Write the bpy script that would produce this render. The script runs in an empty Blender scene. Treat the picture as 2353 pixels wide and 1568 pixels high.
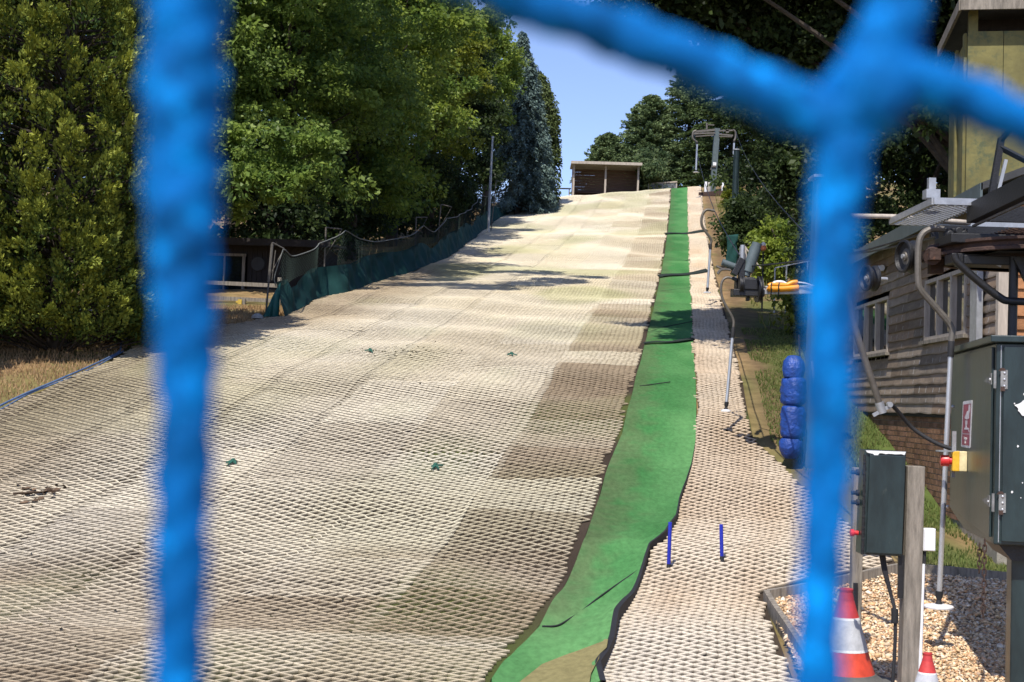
import bpy, math, random
import numpy as np
from mathutils import Vector, Matrix

# ------------------------------------------------------------------ camera, world, sun, exposure
S = bpy.context.scene
COL = S.collection
PITCH, ROLL, FPX = math.radians(2.45), 0.030, 3232.0      # FPX: focal length in the 2353-pixel wide measuring frame
CX, CY = 1176.5, 784.0
RCAM = Matrix.Rotation(math.pi / 2 + PITCH, 3, 'X') @ Matrix.Rotation(ROLL, 3, 'Z')

def ray(px, py):
    v = RCAM @ Vector(((px - CX) / FPX, (CY - py) / FPX, -1.0))
    return v / v.y

EZ = -ray(1250, 1568).z * 11.4                              # eye height over the gravel
cam_d = bpy.data.cameras.new('camera')
cam = bpy.data.objects.new('camera', cam_d)
COL.objects.link(cam)
cam.location = (0, 0, EZ)
cam.rotation_euler = RCAM.to_euler()
cam_d.sensor_width = 36
cam_d.lens = 36 * FPX / 2353
cam_d.clip_start, cam_d.clip_end = 0.02, 3000
cam_d.dof.use_dof = True
cam_d.dof.focus_distance = 26
cam_d.dof.aperture_fstop = 9.0
S.camera = cam

SUN_EL, SUN_AZ = math.radians(56), math.radians(19)         # light travels towards +Y, leaning to +X
sd = Vector((math.sin(SUN_AZ) * math.cos(SUN_EL), math.cos(SUN_AZ) * math.cos(SUN_EL), -math.sin(SUN_EL)))
sun_d = bpy.data.lights.new('sun', 'SUN')
sun_d.energy, sun_d.angle, sun_d.color = 4.6, math.radians(0.55), (1.0, 0.945, 0.86)
sun = bpy.data.objects.new('sun', sun_d)
sun.rotation_euler = sd.to_track_quat('-Z', 'Y').to_euler()
COL.objects.link(sun)
W = bpy.data.worlds.new("World")
S.world = W
W.use_nodes = True
nt = W.node_tree
bg = nt.nodes['Background']
sky = nt.nodes.new('ShaderNodeTexSky')
sky.sky_type = 'NISHITA'
sky.sun_disc = False
sky.sun_elevation = SUN_EL
sky.sun_rotation = math.pi + SUN_AZ
sky.air_density, sky.dust_density, sky.ozone_density = 1.0, 0.3, 3.0
gain = nt.nodes.new('ShaderNodeMix')
gain.data_type, gain.blend_type = 'RGBA', 'MULTIPLY'
gain.inputs['Factor'].default_value = 1
gain.inputs['B'].default_value = (1.0, .945, 1.12, 1)
nt.links.new(sky.outputs[0], gain.inputs['A'])
nt.links.new(gain.outputs['Result'], bg.inputs[0])
bg.inputs[1].default_value = 0.135
S.view_settings.view_transform = 'Standard'
S.view_settings.look = 'None'
S.view_settings.exposure = 0.40
S.view_settings.gamma = 1
S.render.engine = 'CYCLES'
S.cycles.use_denoising = True
S.cycles.max_bounces = 6
S.cycles.diffuse_bounces = 4
S.cycles.glossy_bounces = 3
S.cycles.transmission_bounces = 4

rng = np.random.default_rng(7)
random.seed(7)

# ------------------------------------------------------------------ terrain height and pixel helpers
CTRL = [(1250, 1568, 11.4), (1350, 1407, 14), (1440, 1226, 17), (1490, 1080, 20), (1515, 950, 23), (1525, 869, 26),
        (1535, 799, 30), (1545, 701, 39), (1553, 633, 50), (1557, 589, 60), (1562, 528, 75), (1563, 469, 90), (1563, 432, 100)]
_d = [c[2] for c in CTRL]
_z = [EZ + ray(c[0], c[1]).z * c[2] for c in CTRL]
_x = [ray(c[0], c[1]).x * c[2] for c in CTRL]
_yy = np.arange(-60, 460, 0.25)
_zz = np.interp(_yy, [-60, 8] + _d + [104, 110, 130, 200, 460], [0, 0] + _z + [_z[-1] + .35, _z[-1] + .1, _z[-1] - 1.5, _z[-1] - 9, _z[-1] - 30])
_k = np.exp(-0.5 * (np.arange(-16, 17) * 0.25 / 1.1) ** 2)
_k /= _k.sum()
_zs = np.convolve(np.pad(_zz, 16, mode='edge'), _k, mode='valid')
_xl = np.interp(_yy, [-60] + _d + [460], [_x[0] - 2] + _x + [_x[-1] + 40])
_xs = np.convolve(np.pad(_xl, 16, mode='edge'), _k, mode='valid')

def sstep(a, b, x):
    t = np.clip((np.asarray(x, float) - a) / (b - a), 0, 1)
    return t * t * (3 - 2 * t)

def H(x, y):
    x = np.asarray(x, float)
    y = np.asarray(y, float)
    z = np.interp(y, _yy, _zs)
    dx = np.clip(x - np.interp(y, _yy, _xs), -16, 10)
    z = z + 0.10 * dx * sstep(58, 98, y) * (1 - sstep(104, 125, y))
    near = 1 - sstep(30, 60, y)
    z = z + near * (0.022 * np.sin(1.9 * y + 0.9 * x + 0.6 * np.sin(x * 1.3)) + 0.016 * np.sin(0.83 * y - 1.7 * x))
    z = z + (1 - near) * 0.05 * np.sin(0.55 * y + 0.25 * x + np.sin(0.2 * x * y * 0.1))
    z = z - .26 * sstep(4.7, 5.9, x) * sstep(14.8, 17.5, y) * (1 - sstep(24, 30, y))
    return z

def h1(x, y):
    return float(H(x, y))

def P(px, py, d):
    r = ray(px, py)
    return Vector((r.x * d, d, EZ + r.z * d))

def G(px, py, dmin=4.0, dmax=140.0):
    r = ray(px, py)
    ds = np.arange(dmin, dmax, 0.04)
    diff = EZ + r.z * ds - H(r.x * ds, ds)
    k = np.where(diff < 0)[0]
    d = ds[k[0]] if len(k) else dmax
    return Vector((r.x * d, d, h1(r.x * d, d)))

def RP(px, py, p0, n):
    r = ray(px, py)
    o = Vector((0, 0, EZ))
    t = (Vector(p0) - o).dot(n) / r.dot(n)
    return o + r * t

def vnoise(x, y, seed=0):
    """smooth value noise in 0..1"""
    x = np.asarray(x, float)
    y = np.asarray(y, float)
    def hsh(i, j):
        t = np.sin(i * 127.1 + j * 311.7 + seed * 74.7) * 43758.5453
        return t - np.floor(t)
    i, j = np.floor(x), np.floor(y)
    fx, fy = x - i, y - j
    fx, fy = fx * fx * (3 - 2 * fx), fy * fy * (3 - 2 * fy)
    a = hsh(i, j) * (1 - fx) + hsh(i + 1, j) * fx
    b = hsh(i, j + 1) * (1 - fx) + hsh(i + 1, j + 1) * fx
    return a * (1 - fy) + b * fy

# ------------------------------------------------------------------ materials
def mat(name, col=(.5, .5, .5), rough=.6, var=.25, scale=6., metal=0., bump=.15, bscale=60., attr=False, spec=.5,
        col2=None, spot=.55, trans=0., stretch=(1, 1, 1), coat=0.):
    m = bpy.data.materials.new(name)
    m.use_nodes = True
    n, l = m.node_tree.nodes, m.node_tree.links
    b = n['Principled BSDF']
    out = n['Material Output']
    b.inputs['Roughness'].default_value = rough
    b.inputs['Metallic'].default_value = metal
    b.inputs['Specular IOR Level'].default_value = spec
    b.inputs['Coat Weight'].default_value = coat
    tc = n.new('ShaderNodeTexCoord')
    mp = n.new('ShaderNodeMapping')
    mp.inputs['Scale'].default_value = stretch
    l.new(tc.outputs['Object'], mp.inputs[0])
    if attr:
        a = n.new('ShaderNodeAttribute')
        a.attribute_name = 'Col'
        src = a.outputs['Color']
    else:
        a = n.new('ShaderNodeRGB')
        a.outputs[0].default_value = (*col, 1)
        src = a.outputs[0]
    nz = n.new('ShaderNodeTexNoise')
    nz.inputs['Scale'].default_value = scale
    nz.inputs['Detail'].default_value = 6
    nz.inputs['Roughness'].default_value = .65
    l.new(mp.outputs[0], nz.inputs['Vector'])
    mr = n.new('ShaderNodeMapRange')
    mr.inputs['From Min'].default_value, mr.inputs['From Max'].default_value = .3, .7
    mr.inputs['To Min'].default_value, mr.inputs['To Max'].default_value = 1 - var, 1 + var * .6
    l.new(nz.outputs[0], mr.inputs['Value'])
    mx = n.new('ShaderNodeVectorMath')
    mx.operation = 'SCALE'
    l.new(src, mx.inputs[0])
    l.new(mr.outputs[0], mx.inputs['Scale'])
    c = mx.outputs[0]
    if col2:
        n2 = n.new('ShaderNodeTexNoise')
        n2.inputs['Scale'].default_value = scale * 2.3
        n2.inputs['Detail'].default_value = 8
        n2.inputs['Roughness'].default_value = .7
        l.new(mp.outputs[0], n2.inputs['Vector'])
        r2 = n.new('ShaderNodeMapRange')
        r2.inputs['From Min'].default_value, r2.inputs['From Max'].default_value = spot, spot + .12
        l.new(n2.outputs[0], r2.inputs['Value'])
        mm = n.new('ShaderNodeMix')
        mm.data_type = 'RGBA'
        l.new(r2.outputs[0], mm.inputs['Factor'])
        l.new(c, mm.inputs['A'])
        mm.inputs['B'].default_value = (*col2, 1)
        c = mm.outputs['Result']
    l.new(c, b.inputs['Base Color'])
    if bump:
        nb = n.new('ShaderNodeTexNoise')
        nb.inputs['Scale'].default_value = bscale
        nb.inputs['Detail'].default_value = 5
        l.new(mp.outputs[0], nb.inputs['Vector'])
        bp = n.new('ShaderNodeBump')
        bp.inputs['Strength'].default_value = bump
        bp.inputs['Distance'].default_value = .02
        l.new(nb.outputs[0], bp.inputs['Height'])
        l.new(bp.outputs[0], b.inputs['Normal'])
    if trans:
        t = n.new('ShaderNodeBsdfTranslucent')
        l.new(c, t.inputs[0])
        ms = n.new('ShaderNodeMixShader')
        ms.inputs[0].default_value = trans
        l.new(b.outputs[0], ms.inputs[1])
        l.new(t.outputs[0], ms.inputs[2])
        l.new(ms.outputs[0], out.inputs[0])
    return m

M = {
    'bristle': mat('bristle_matting', attr=True, rough=.95, var=.3, scale=90, bump=.6, bscale=260, spec=.1),
    'carpet': mat('green_carpet', attr=True, rough=.95, var=.26, scale=16, bump=.6, bscale=220, spec=.08, stretch=(1, .45, 1)),
    'ground': mat('soil_and_grass', attr=True, rough=.95, var=.35, scale=3.2, bump=.8, bscale=25, spec=.1),
    'leaf': mat('leaf', attr=True, rough=.5, var=.26, scale=.7, bump=0, spec=.3, trans=.5),
    'needle': mat('needle', attr=True, rough=.6, var=.12, scale=.8, bump=0, spec=.2, trans=.15),
    'bark': mat('bark', (.07, .055, .042), rough=.95, var=.4, scale=5, bump=.8, bscale=14),
    'wood': mat('weathered_timber', (.245, .215, .175), rough=.85, var=.55, scale=7, bump=.35, bscale=40, stretch=(3, 3, .4), spec=.2),
    'cladding': mat('cladding_boards', attr=True, rough=.85, var=.32, scale=4, bump=.35, bscale=40, spec=.2, stretch=(3, .6, 3)),
    'brick': mat('brick', attr=True, rough=.9, var=.3, scale=12, bump=.4, bscale=90, spec=.2),
    'vc': mat('painted_colours', attr=True, rough=.6, var=.28, scale=11, bump=.08, bscale=60),
    'vcrough': mat('rough_colours', attr=True, rough=.9, var=.25, scale=9, bump=.4, bscale=80, spec=.2),
    'green_paint': mat('dark_green_paint', (.018, .032, .034), rough=.36, var=.5, scale=3.5, bump=.10, bscale=20, col2=(.055, .065, .058), spot=.62, spec=.5, stretch=(1.6, 1.6, .5)),
    'black': mat('black_steel', (.012, .012, .013), rough=.5, var=.4, scale=9, bump=.2, bscale=60),
    'rubber': mat('black_rubber', (.013, .013, .015), rough=.75, var=.3, scale=12, bump=.2, bscale=100),
    'rust': mat('rusty_steel', (.055, .03, .022), rough=.85, var=.5, scale=9, bump=.4, bscale=50, col2=(.13, .055, .03), spot=.57),
    'galv': mat('galvanised_steel', (.42, .43, .44), rough=.45, var=.2, scale=14, metal=.55, bump=.05, bscale=60),
    'silver': mat('silver_tube', (.55, .56, .58), rough=.32, var=.12, scale=10, metal=.6, bump=.02),
    'greysteel': mat('grey_painted_steel', (.085, .11, .112), rough=.5, var=.25, scale=5, bump=.1, bscale=40, col2=(.22, .2, .17), spot=.66),
    'oldsteel': mat('worn_brown_steel', (.14, .125, .105), rough=.55, var=.3, scale=9, bump=.15, bscale=60, metal=.3),
    'blue_cord': mat('blue_cord', (.0002, .125, .40), rough=.75, var=.5, scale=60, bump=.3, bscale=900, spec=.12, col2=(.0003, .32, .88), spot=.53),  # col2 paints bright sunlit spots into the cord colour
    'blue_vinyl': mat('blue_vinyl', (.012, .055, .27), rough=.5, var=.45, scale=9, bump=.9, bscale=22, col2=(.02, .03, .07), spot=.66),
    'blue_plastic': mat('blue_plastic', (.012, .02, .32), rough=.35, var=.1, bump=0),
    'hose': mat('blue_hose', (.10, .16, .28), rough=.5, var=.3, scale=5, bump=.1),
    'skirt': mat('dark_netting_skirt', (.018, .062, .058), rough=.8, var=.2, scale=2, bump=.3, bscale=7, trans=.0, spec=.1),
    'tarp': mat('teal_tarpaulin', (.020, .115, .105), rough=.5, var=.3, scale=3, bump=.35, bscale=6, trans=.08, spec=.3),
    'meshnet': mat('dark_green_netting', (.035, .06, .05), rough=.8, var=.3, scale=3, bump=0),
    'rope': mat('grey_rope', (.16, .17, .16), rough=.9, var=.3, scale=10, bump=.2),
    'glass': mat('window_glass', (.012, .016, .016), rough=.03, var=.3, scale=2, bump=.0, spec=1.0),
    'white': mat('white_paint', (.72, .72, .70), rough=.5, var=.15, scale=6, bump=.05),
    'white_plastic': mat('white_plastic', (.75, .75, .76), rough=.35, var=.05, bump=0),
    'frame': mat('pale_window_timber', (.42, .36, .29), rough=.8, var=.3, scale=6, bump=.2, stretch=(3, 3, .5)),
    'yellow_ply': mat('mossy_yellow_paint', (.165, .145, .045), rough=.8, var=.45, scale=2.2, bump=.25, bscale=14, col2=(.085, .095, .04), spot=.50),
    'dark_timber': mat('dark_stained_timber', (.018, .013, .011), rough=.8, var=.4, scale=5, bump=.3, bscale=30, stretch=(4, 4, .5)),
    'shed_board': mat('brown_shed_boards', (.13, .085, .06), rough=.9, var=.35, scale=5, bump=.3, bscale=20, stretch=(.4, 3, 5)),
    'concrete': mat('pale_concrete', (.36, .34, .30), rough=.9, var=.25, scale=6, bump=.3, bscale=40),
    'orange': mat('orange_plastic', (.75, .30, .015), rough=.4, var=.08, bump=0),
    'red': mat('red_plastic', (.62, .03, .03), rough=.35, var=.1, bump=0),
    'roof': mat('dark_roof_felt', (.045, .047, .05), rough=.9, var=.3, scale=4, bump=.3, bscale=30),
    'pebble': mat('pebble', attr=True, rough=.75, var=.2, scale=60, bump=.1, bscale=200, spec=.3),
    'grass': mat('grass_blade', attr=True, rough=.7, var=.1, scale=2, bump=0, spec=.2, trans=.25),
}

# ------------------------------------------------------------------ builders
class MB:
    def __init__(s):
        s.v, s.f, s.c = [], [], []
        s.col = (1, 1, 1)
    def _add(s, vs, fs):
        o = len(s.v)
        s.v += [tuple(p) for p in vs]
        s.c += [s.col] * len(vs)
        s.f += [tuple(i + o for i in f) for f in fs]
        return s
    def poly(s, pts):
        return s._add(pts, [range(len(pts))])
    def box(s, c, size, R=None):
        c = Vector(c)
        h = [x / 2 for x in size]
        vs = []
        for dx, dy, dz in ((-1, -1, -1), (1, -1, -1), (1, 1, -1), (-1, 1, -1), (-1, -1, 1), (1, -1, 1), (1, 1, 1), (-1, 1, 1)):
            q = Vector((dx * h[0], dy * h[1], dz * h[2]))
            vs.append(c + (R @ q if R else q))
        return s._add(vs, [(0, 3, 2, 1), (4, 5, 6, 7), (0, 1, 5, 4), (1, 2, 6, 5), (2, 3, 7, 6), (3, 0, 4, 7)])
    def beam(s, p0, p1, w, h, side=(1, 0, 0)):
        """square bar from p0 to p1; w along side, h across"""
        p0, p1 = Vector(p0), Vector(p1)
        a = (p1 - p0).normalized()
        u = Vector(side)
        u = (u - a * u.dot(a)).normalized()
        t = a.cross(u)
        vs = []
        for p in (p0, p1):
            for i, j in ((-1, -1), (1, -1), (1, 1), (-1, 1)):
                vs.append(p + u * (i * w / 2) + t * (j * h / 2))
        return s._add(vs, [(3, 2, 1, 0), (4, 5, 6, 7), (0, 1, 5, 4), (1, 2, 6, 5), (2, 3, 7, 6), (3, 0, 4, 7)])
    def tube(s, pts, r, n=8, caps=True, mod=None):
        pts = [Vector(p) for p in pts]
        k = len(pts)
        rs = [r] * k if not hasattr(r, '__len__') else list(r)
        vs = []
        ref = None
        for i, p in enumerate(pts):
            t = (pts[min(i + 1, k - 1)] - pts[max(i - 1, 0)])
            t = t.normalized() if t.length > 1e-9 else Vector((0, 0, 1))
            if ref is None:
                ref = Vector((0, 0, 1)) if abs(t.z) < .9 else Vector((0, 1, 0))
            ref = (ref - t * ref.dot(t)).normalized()
            b = t.cross(ref)
            for j in range(n):
                a = 2 * math.pi * j / n
                q = rs[i] * (mod(i, a) if mod else 1)
                vs.append(p + ref * (q * math.cos(a)) + b * (q * math.sin(a)))
        fs = []
        for i in range(k - 1):
            for j in range(n):
                j2 = (j + 1) % n
                fs.append((i * n + j, i * n + j2, (i + 1) * n + j2, (i + 1) * n + j))
        if caps:
            fs.append(tuple(range(n - 1, -1, -1)))
            fs.append(tuple(range((k - 1) * n, k * n)))
        return s._add(vs, fs)
    def cyl(s, p0, p1, r0, r1=None, n=14):
        return s.tube([p0, p1], [r0, r0 if r1 is None else r1], n)
    def lathe(s, base, prof, axis=(0, 0, 1), n=24, sq=None):
        base, a = Vector(base), Vector(axis).normalized()
        u = a.orthogonal().normalized()
        t = a.cross(u)
        vs = []
        for r, z in prof:
            for j in range(n):
                q = 2 * math.pi * j / n
                k = sq(q, z) if sq else 1
                vs.append(base + a * z + u * (r * k * math.cos(q)) + t * (r * k * math.sin(q)))
        fs = []
        for i in range(len(prof) - 1):
            for j in range(n):
                j2 = (j + 1) % n
                fs.append((i * n + j, i * n + j2, (i + 1) * n + j2, (i + 1) * n + j))
        fs.append(tuple(range(n - 1, -1, -1)))
        fs.append(tuple(range((len(prof) - 1) * n, len(prof) * n)))
        return s._add(vs, fs)
    def prism(s, poly, vec):
        k = len(poly)
        a = [Vector(p) for p in poly]
        b = [p + Vector(vec) for p in a]
        fs = [tuple(range(k - 1, -1, -1)), tuple(range(k, 2 * k))]
        fs += [(i, (i + 1) % k, k + (i + 1) % k, k + i) for i in range(k)]
        return s._add(a + b, fs)
    def sheet(s, rows):
        m = len(rows[0])
        vs = [p for r in rows for p in r]
        fs = [(i * m + j, i * m + j + 1, (i + 1) * m + j + 1, (i + 1) * m + j) for i in range(len(rows) - 1) for j in range(m - 1)]
        return s._add(vs, fs)

def tag(o, label=None, cat=None, group=None, kind=None):
    for k, v in (('label', label), ('category', cat), ('group', group), ('kind', kind)):
        if v:
            o[k] = v
    return o

def thing(name, loc, label, cat, group=None):
    o = bpy.data.objects.new(name, None)
    o.empty_display_size = .2
    o.location = loc
    COL.objects.link(o)
    o['wl'] = list(loc)
    return tag(o, label, cat, group)

def wloc(p):
    w = Vector((0, 0, 0))
    while p is not None:
        w += p.location
        p = p.parent
    return w

def obj(name, mb, m, parent=None, smooth=True, loc=None, bevel=0, angle=40):
    if parent is not None:
        base = wloc(parent)
        off = Vector((0, 0, 0))
    else:
        vs = np.array(mb.v)
        base = Vector(loc) if loc is not None else Vector(((vs[:, 0].min() + vs[:, 0].max()) / 2, (vs[:, 1].min() + vs[:, 1].max()) / 2, vs[:, 2].min()))
        off = base
    me = bpy.data.meshes.new(name)
    me.from_pydata([(v[0] - base.x, v[1] - base.y, v[2] - base.z) for v in mb.v], [], mb.f)
    ca = me.color_attributes.new('Col', 'FLOAT_COLOR', 'POINT')
    ca.data.foreach_set('color', np.array([(*c, 1) for c in mb.c], 'f').ravel())
    me.materials.append(M[m] if isinstance(m, str) else m)
    if smooth:
        me.shade_smooth()
        me.set_sharp_from_angle(angle=math.radians(angle))
    o = bpy.data.objects.new(name, me)
    COL.objects.link(o)
    o.location = off
    if parent is not None:
        o.parent = parent
    if bevel:
        b = o.modifiers.new('bevel', 'BEVEL')
        b.width, b.segments, b.limit_method = bevel, 2, 'ANGLE'
    return o

def mesh_np(name, V, F, C, m, parent=None, loc=(0, 0, 0), smooth=False):
    """V (N,3), F (K,n) index array, C (N,3)"""
    base = wloc(parent) if parent is not None else Vector(loc)
    V = np.asarray(V, 'f') - np.array(base, 'f')
    F = np.asarray(F, 'i')
    me = bpy.data.meshes.new(name)
    me.vertices.add(len(V))
    me.vertices.foreach_set('co', V.ravel())
    n = F.shape[1]
    me.loops.add(F.size)
    me.loops.foreach_set('vertex_index', F.ravel())
    me.polygons.add(len(F))
    me.polygons.foreach_set('loop_start', np.arange(0, F.size, n, dtype='i'))
    me.update(calc_edges=True)
    ca = me.color_attributes.new('Col', 'FLOAT_COLOR', 'POINT')
    ca.data.foreach_set('color', np.concatenate([np.asarray(C, 'f'), np.ones((len(V), 1), 'f')], 1).ravel())
    me.materials.append(M[m])
    if smooth:
        me.shade_smooth()
    o = bpy.data.objects.new(name, me)
    COL.objects.link(o)
    if parent is not None:
        o.parent = parent
    else:
        o.location = base
    return o

def spline(pts, n=8):
    """Catmull-Rom through pts"""
    p = [Vector(q) for q in pts]
    p = [p[0] * 2 - p[1]] + p + [p[-1] * 2 - p[-2]]
    out = []
    for i in range(1, len(p) - 2):
        for k in range(n):
            t = k / n
            a, b, c, d = p[i - 1], p[i], p[i + 1], p[i + 2]
            out.append(.5 * ((2 * b) + (c - a) * t + (2 * a - 5 * b + 4 * c - d) * t * t + (3 * b - a - 3 * c + d) * t ** 3))
    out.append(p[-2])
    return out

# ------------------------------------------------------------------ edges of the matting, measured on the photograph and laid on the ground
def edge(pxs):
    g = [G(*p) for p in pxs]
    g.sort(key=lambda v: v.y)
    return [v.y for v in g], [v.x for v in g]

SL = edge([(1130, 1565), (1188, 1501), (1239, 1446), (1294, 1358), (1334, 1273), (1361, 1198), (1392, 1093), (1414, 1035), (1430, 1000),
           (1455, 900), (1480, 800), (1507, 690), (1527, 590), (1540, 480), (1546, 432)])
SR = edge([(1368, 1565), (1402, 1494), (1412, 1440), (1453, 1382), (1477, 1324), (1491, 1270), (1528, 1246), (1553, 1205), (1560, 1164),
           (1576, 1120), (1588, 1080), (1598, 1020), (1600, 940), (1598, 870), (1592, 790), (1590, 720), (1586, 640), (1583, 560), (1580, 480), (1578, 430)])
TR = edge([(1832, 1568), (1795, 1470), (1762, 1384), (1775, 1378), (2060, 1322), (2066, 1290), (1960, 1210), (1840, 1112), (1790, 1060), (1735, 1010), (1725, 960),
           (1710, 880), (1690, 800), (1660, 690), (1642, 620), (1627, 540), (1618, 480), (1613, 432)])
LE = edge([(-40, 962), (0, 942), (150, 877), (275, 822), (340, 775), (480, 752), (611, 733), (647, 731), (695, 709), (743, 684), (791, 676), (871, 648), (951, 625),
           (1015, 600), (1063, 569), (1127, 517), (1184, 474), (1215, 458)])
YEND = 101.0
slx = lambda y: np.interp(y, *SL)
srx = lambda y: np.interp(y, *SR)
trx = lambda y: np.interp(y, *TR)
lex = lambda y: np.interp(y, *LE)

# ------------------------------------------------------------------ ground sheet
def ground_colour(X, Y):
    n1, n2 = vnoise(X * .5, Y * .5, 1), vnoise(X * 1.7, Y * 1.7, 2)
    dry = np.array([.33, .21, .105])
    dry2 = np.array([.20, .155, .07])
    green = np.array([.085, .115, .03])
    soil = np.array([.155, .10, .058])
    C = dry[None] * n2[:, None] + dry2[None] * (1 - n2[:, None])
    right = sstep(0, .4, X - trx(np.clip(Y, 11, 100)))
    g = right * sstep(.36, .6, n1 + .28 * (1 - sstep(0, 9, np.abs(Y - 21)))) * (1 - .45 * sstep(30, 50, Y))
    g = np.maximum(g, .55 * (1 - right) * sstep(.6, .8, n1))
    near = right * (1 - sstep(14.5, 17.5, Y))
    g = g * (1 - .6 * near)
    C = C * (1 - g[:, None]) + green[None] * g[:, None]
    s = right * (1 - sstep(.2, .8 + n2 * .7, X - trx(np.clip(Y, 11, 100)))) * sstep(17, 20, Y)
    s = np.maximum(s, right * sstep(.55, .7, n2) * sstep(25, 35, Y) * .8)
    return C * (1 - s[:, None]) + soil[None] * s[:, None]

gx = np.concatenate([np.linspace(-160, -22, 20), np.arange(-20, 22, .3), np.linspace(22.5, 160, 20)])
gy = np.concatenate([np.linspace(-50, 4, 12), np.arange(5, 60, .3), np.arange(60, 112, .7), np.linspace(113, 450, 40)])
GX, GY = np.meshgrid(gx, gy)
GZ = H(GX, GY) - .03 + .05 * (vnoise(GX * 1.1, GY * 1.1, 5) - .5) * (1 - ((GX > lex(GY) - .3) & (GX < trx(GY) + .3)))
pit = (GX > trx(GY) - .1) & (GY < 15.2) & (GX < 9)
GZ = GZ - .03 * pit
idx = np.arange(GX.size).reshape(GX.shape)
F = np.stack([idx[:-1, :-1], idx[:-1, 1:], idx[1:, 1:], idx[1:, :-1]], -1).reshape(-1, 4)
V = np.stack([GX, GY, GZ], -1).reshape(-1, 3)
o = mesh_np('ground', V, F, ground_colour(GX.ravel(), GY.ravel()), 'ground', smooth=True)
tag(o, kind='structure')

def hsh(i, j, s=0):
    t = np.sin(i * 127.1 + j * 311.7 + s * 74.7) * 43758.5453
    return t - np.floor(t)

# ------------------------------------------------------------------ bristle matting: a lattice of brush walls over a dark base
def matting(name, xa, xb, w, r, y0, y1, hgt, tone, tile=(1.55, 3.1), ref=None, pad=0.):
    """walls between nodes (i*w + half, j*r); kept where xa(y) < x < xb(y)"""
    SHEAR = .16
    J = int((y1 - y0 + 2.4) / r)
    rows = []
    ymid = np.minimum(y0 + np.arange(J + 1) * r, y1)
    # the lattice follows the right-hand edge of the area (the fall line)
    nmax = int(np.max((ref or xb)(ymid) - xa(ymid)) / w) + 3
    ii, jj = np.meshgrid(np.arange(nmax), np.arange(J + 1))
    U = -(ii - 1 + .5 * (jj % 2)) * w
    Y = y0 + jj * r + SHEAR * U
    X = (ref or xb)(Y) + U + .16 * w * (vnoise(U * 9, Y * 9, 3) - .5)
    Y = Y + .5 * r * (vnoise(U * 4, Y * 5, 23) - .5) + .9 * r * (vnoise(U * .9, Y * .9, 25) - .5)
    t_u, t_v = np.floor(-U / tile[0]), np.floor((Y + 1.3 * (np.floor(-U / tile[0]) % 2)) / tile[1])
    X = X + (.12 if name == 'lift_track' else 0) * w * (vnoise(U * 13, Y * 13, 33) - .5) * 2 + .30 * w * (hsh(t_u, t_v, 26) - .5) + .5 * w * (vnoise(U * .7, Y * .6, 27) - .5)
    Y = Y + .7 * r * (hsh(t_u, t_v, 28) - .5)
    ok = (X > xa(Y) - pad) & (X < np.minimum(np.minimum(xb(Y - .2), xb(Y + .2)), xb(Y)) + .02) & (Y < y1) & (Y > y0 - .6)
    nodes = np.stack([X, Y], -1)
    segA, segB = [], []
    for k in (0, 1):
        for par in (0, 1):
            j = np.arange(par, J, 2)
            if par == 0:
                a = np.arange(nmax - 1)
                b = a - k
            else:
                a = np.arange(nmax - 1)
                b = a + k
            good = (b >= 0) & (b < nmax)
            a, b = a[good], b[good]
            A, Jm = np.meshgrid(a, j)
            B, _ = np.meshgrid(b, j)
            m = ok[Jm, A] & ok[Jm + 1, B]
            segA.append(nodes[Jm[m], A[m]])
            segB.append(nodes[Jm[m] + 1, B[m]])
    A, B = np.concatenate(segA), np.concatenate(segB)
    mid = (A + B) / 2
    uu = (ref or xb)(mid[:, 1]) - mid[:, 0]
    tu, tv = np.floor(uu / tile[0]), np.floor((mid[:, 1] + 1.3 * (np.floor(uu / tile[0]) % 2)) / tile[1])
    col, hh, th = tone(uu, mid[:, 1], tu, tv)
    hh = hgt * hh
    fu = uu / tile[0] - tu
    seam_ = (np.minimum(fu, 1 - fu) * tile[0] < .12) & (hsh(tu, 3, 9) > .25)
    th = np.where(seam_, th * .72, th)
    hh = np.where(seam_, hh * .8, hh)
    d = B - A
    L = np.linalg.norm(d, axis=1, keepdims=True)
    nrm = np.stack([-d[:, 1], d[:, 0]], -1) / L
    t0 = (.5 * th * .0105)[:, None] * np.ones_like(L)
    vs = []
    jig = rng.normal(0, 1, (len(A), 3))
    e = d / L * .004
    tilt = nrm * (jig[:, :1] * .003)
    base_half, top_half = nrm * t0 * .75, nrm * t0 * 1.6
    # profile of a brush row: narrow foot, flared fuzzy shoulder, rounded crown
    prof = [(-1, base_half, 0.0), (-1, top_half, .72), (-.35, top_half, 1.0), (.35, top_half, 1.0), (1, top_half, .72), (1, base_half, 0.0)]
    zA, zB = H(A[:, 0], A[:, 1]), H(B[:, 0], B[:, 1])
    for sgn, half, f in prof:
        for pnt, z, ee in ((A, zA, -e), (B, zB, e)):
            q = pnt + ee + sgn * half + tilt * f
            vs.append(np.concatenate([q, (z + .008 + hh * f)[:, None]], 1))
    n = len(A)
    Vv = np.stack(vs, 1).reshape(-1, 3)
    o = np.arange(n)[:, None] * 12
    fs = [np.concatenate([o + 2 * k, o + 2 * k + 1, o + 2 * k + 3, o + 2 * k + 2], 1) for k in range(5)]
    Fq = np.concatenate(fs)
    cb = col * (1 + .07 * jig[:, 1:2])
    gz = (sstep(.6, .8, vnoise(uu * .8 + 3, mid[:, 1] * .35, 12)) * (name == 'ski_slope'))[:, None]
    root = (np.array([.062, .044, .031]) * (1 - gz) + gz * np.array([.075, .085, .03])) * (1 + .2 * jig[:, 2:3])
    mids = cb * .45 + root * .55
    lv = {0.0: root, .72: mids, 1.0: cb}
    Cc = np.stack([lv[f] for _, _, f in prof for _k in (0, 1)], 1).reshape(-1, 3)
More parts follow.
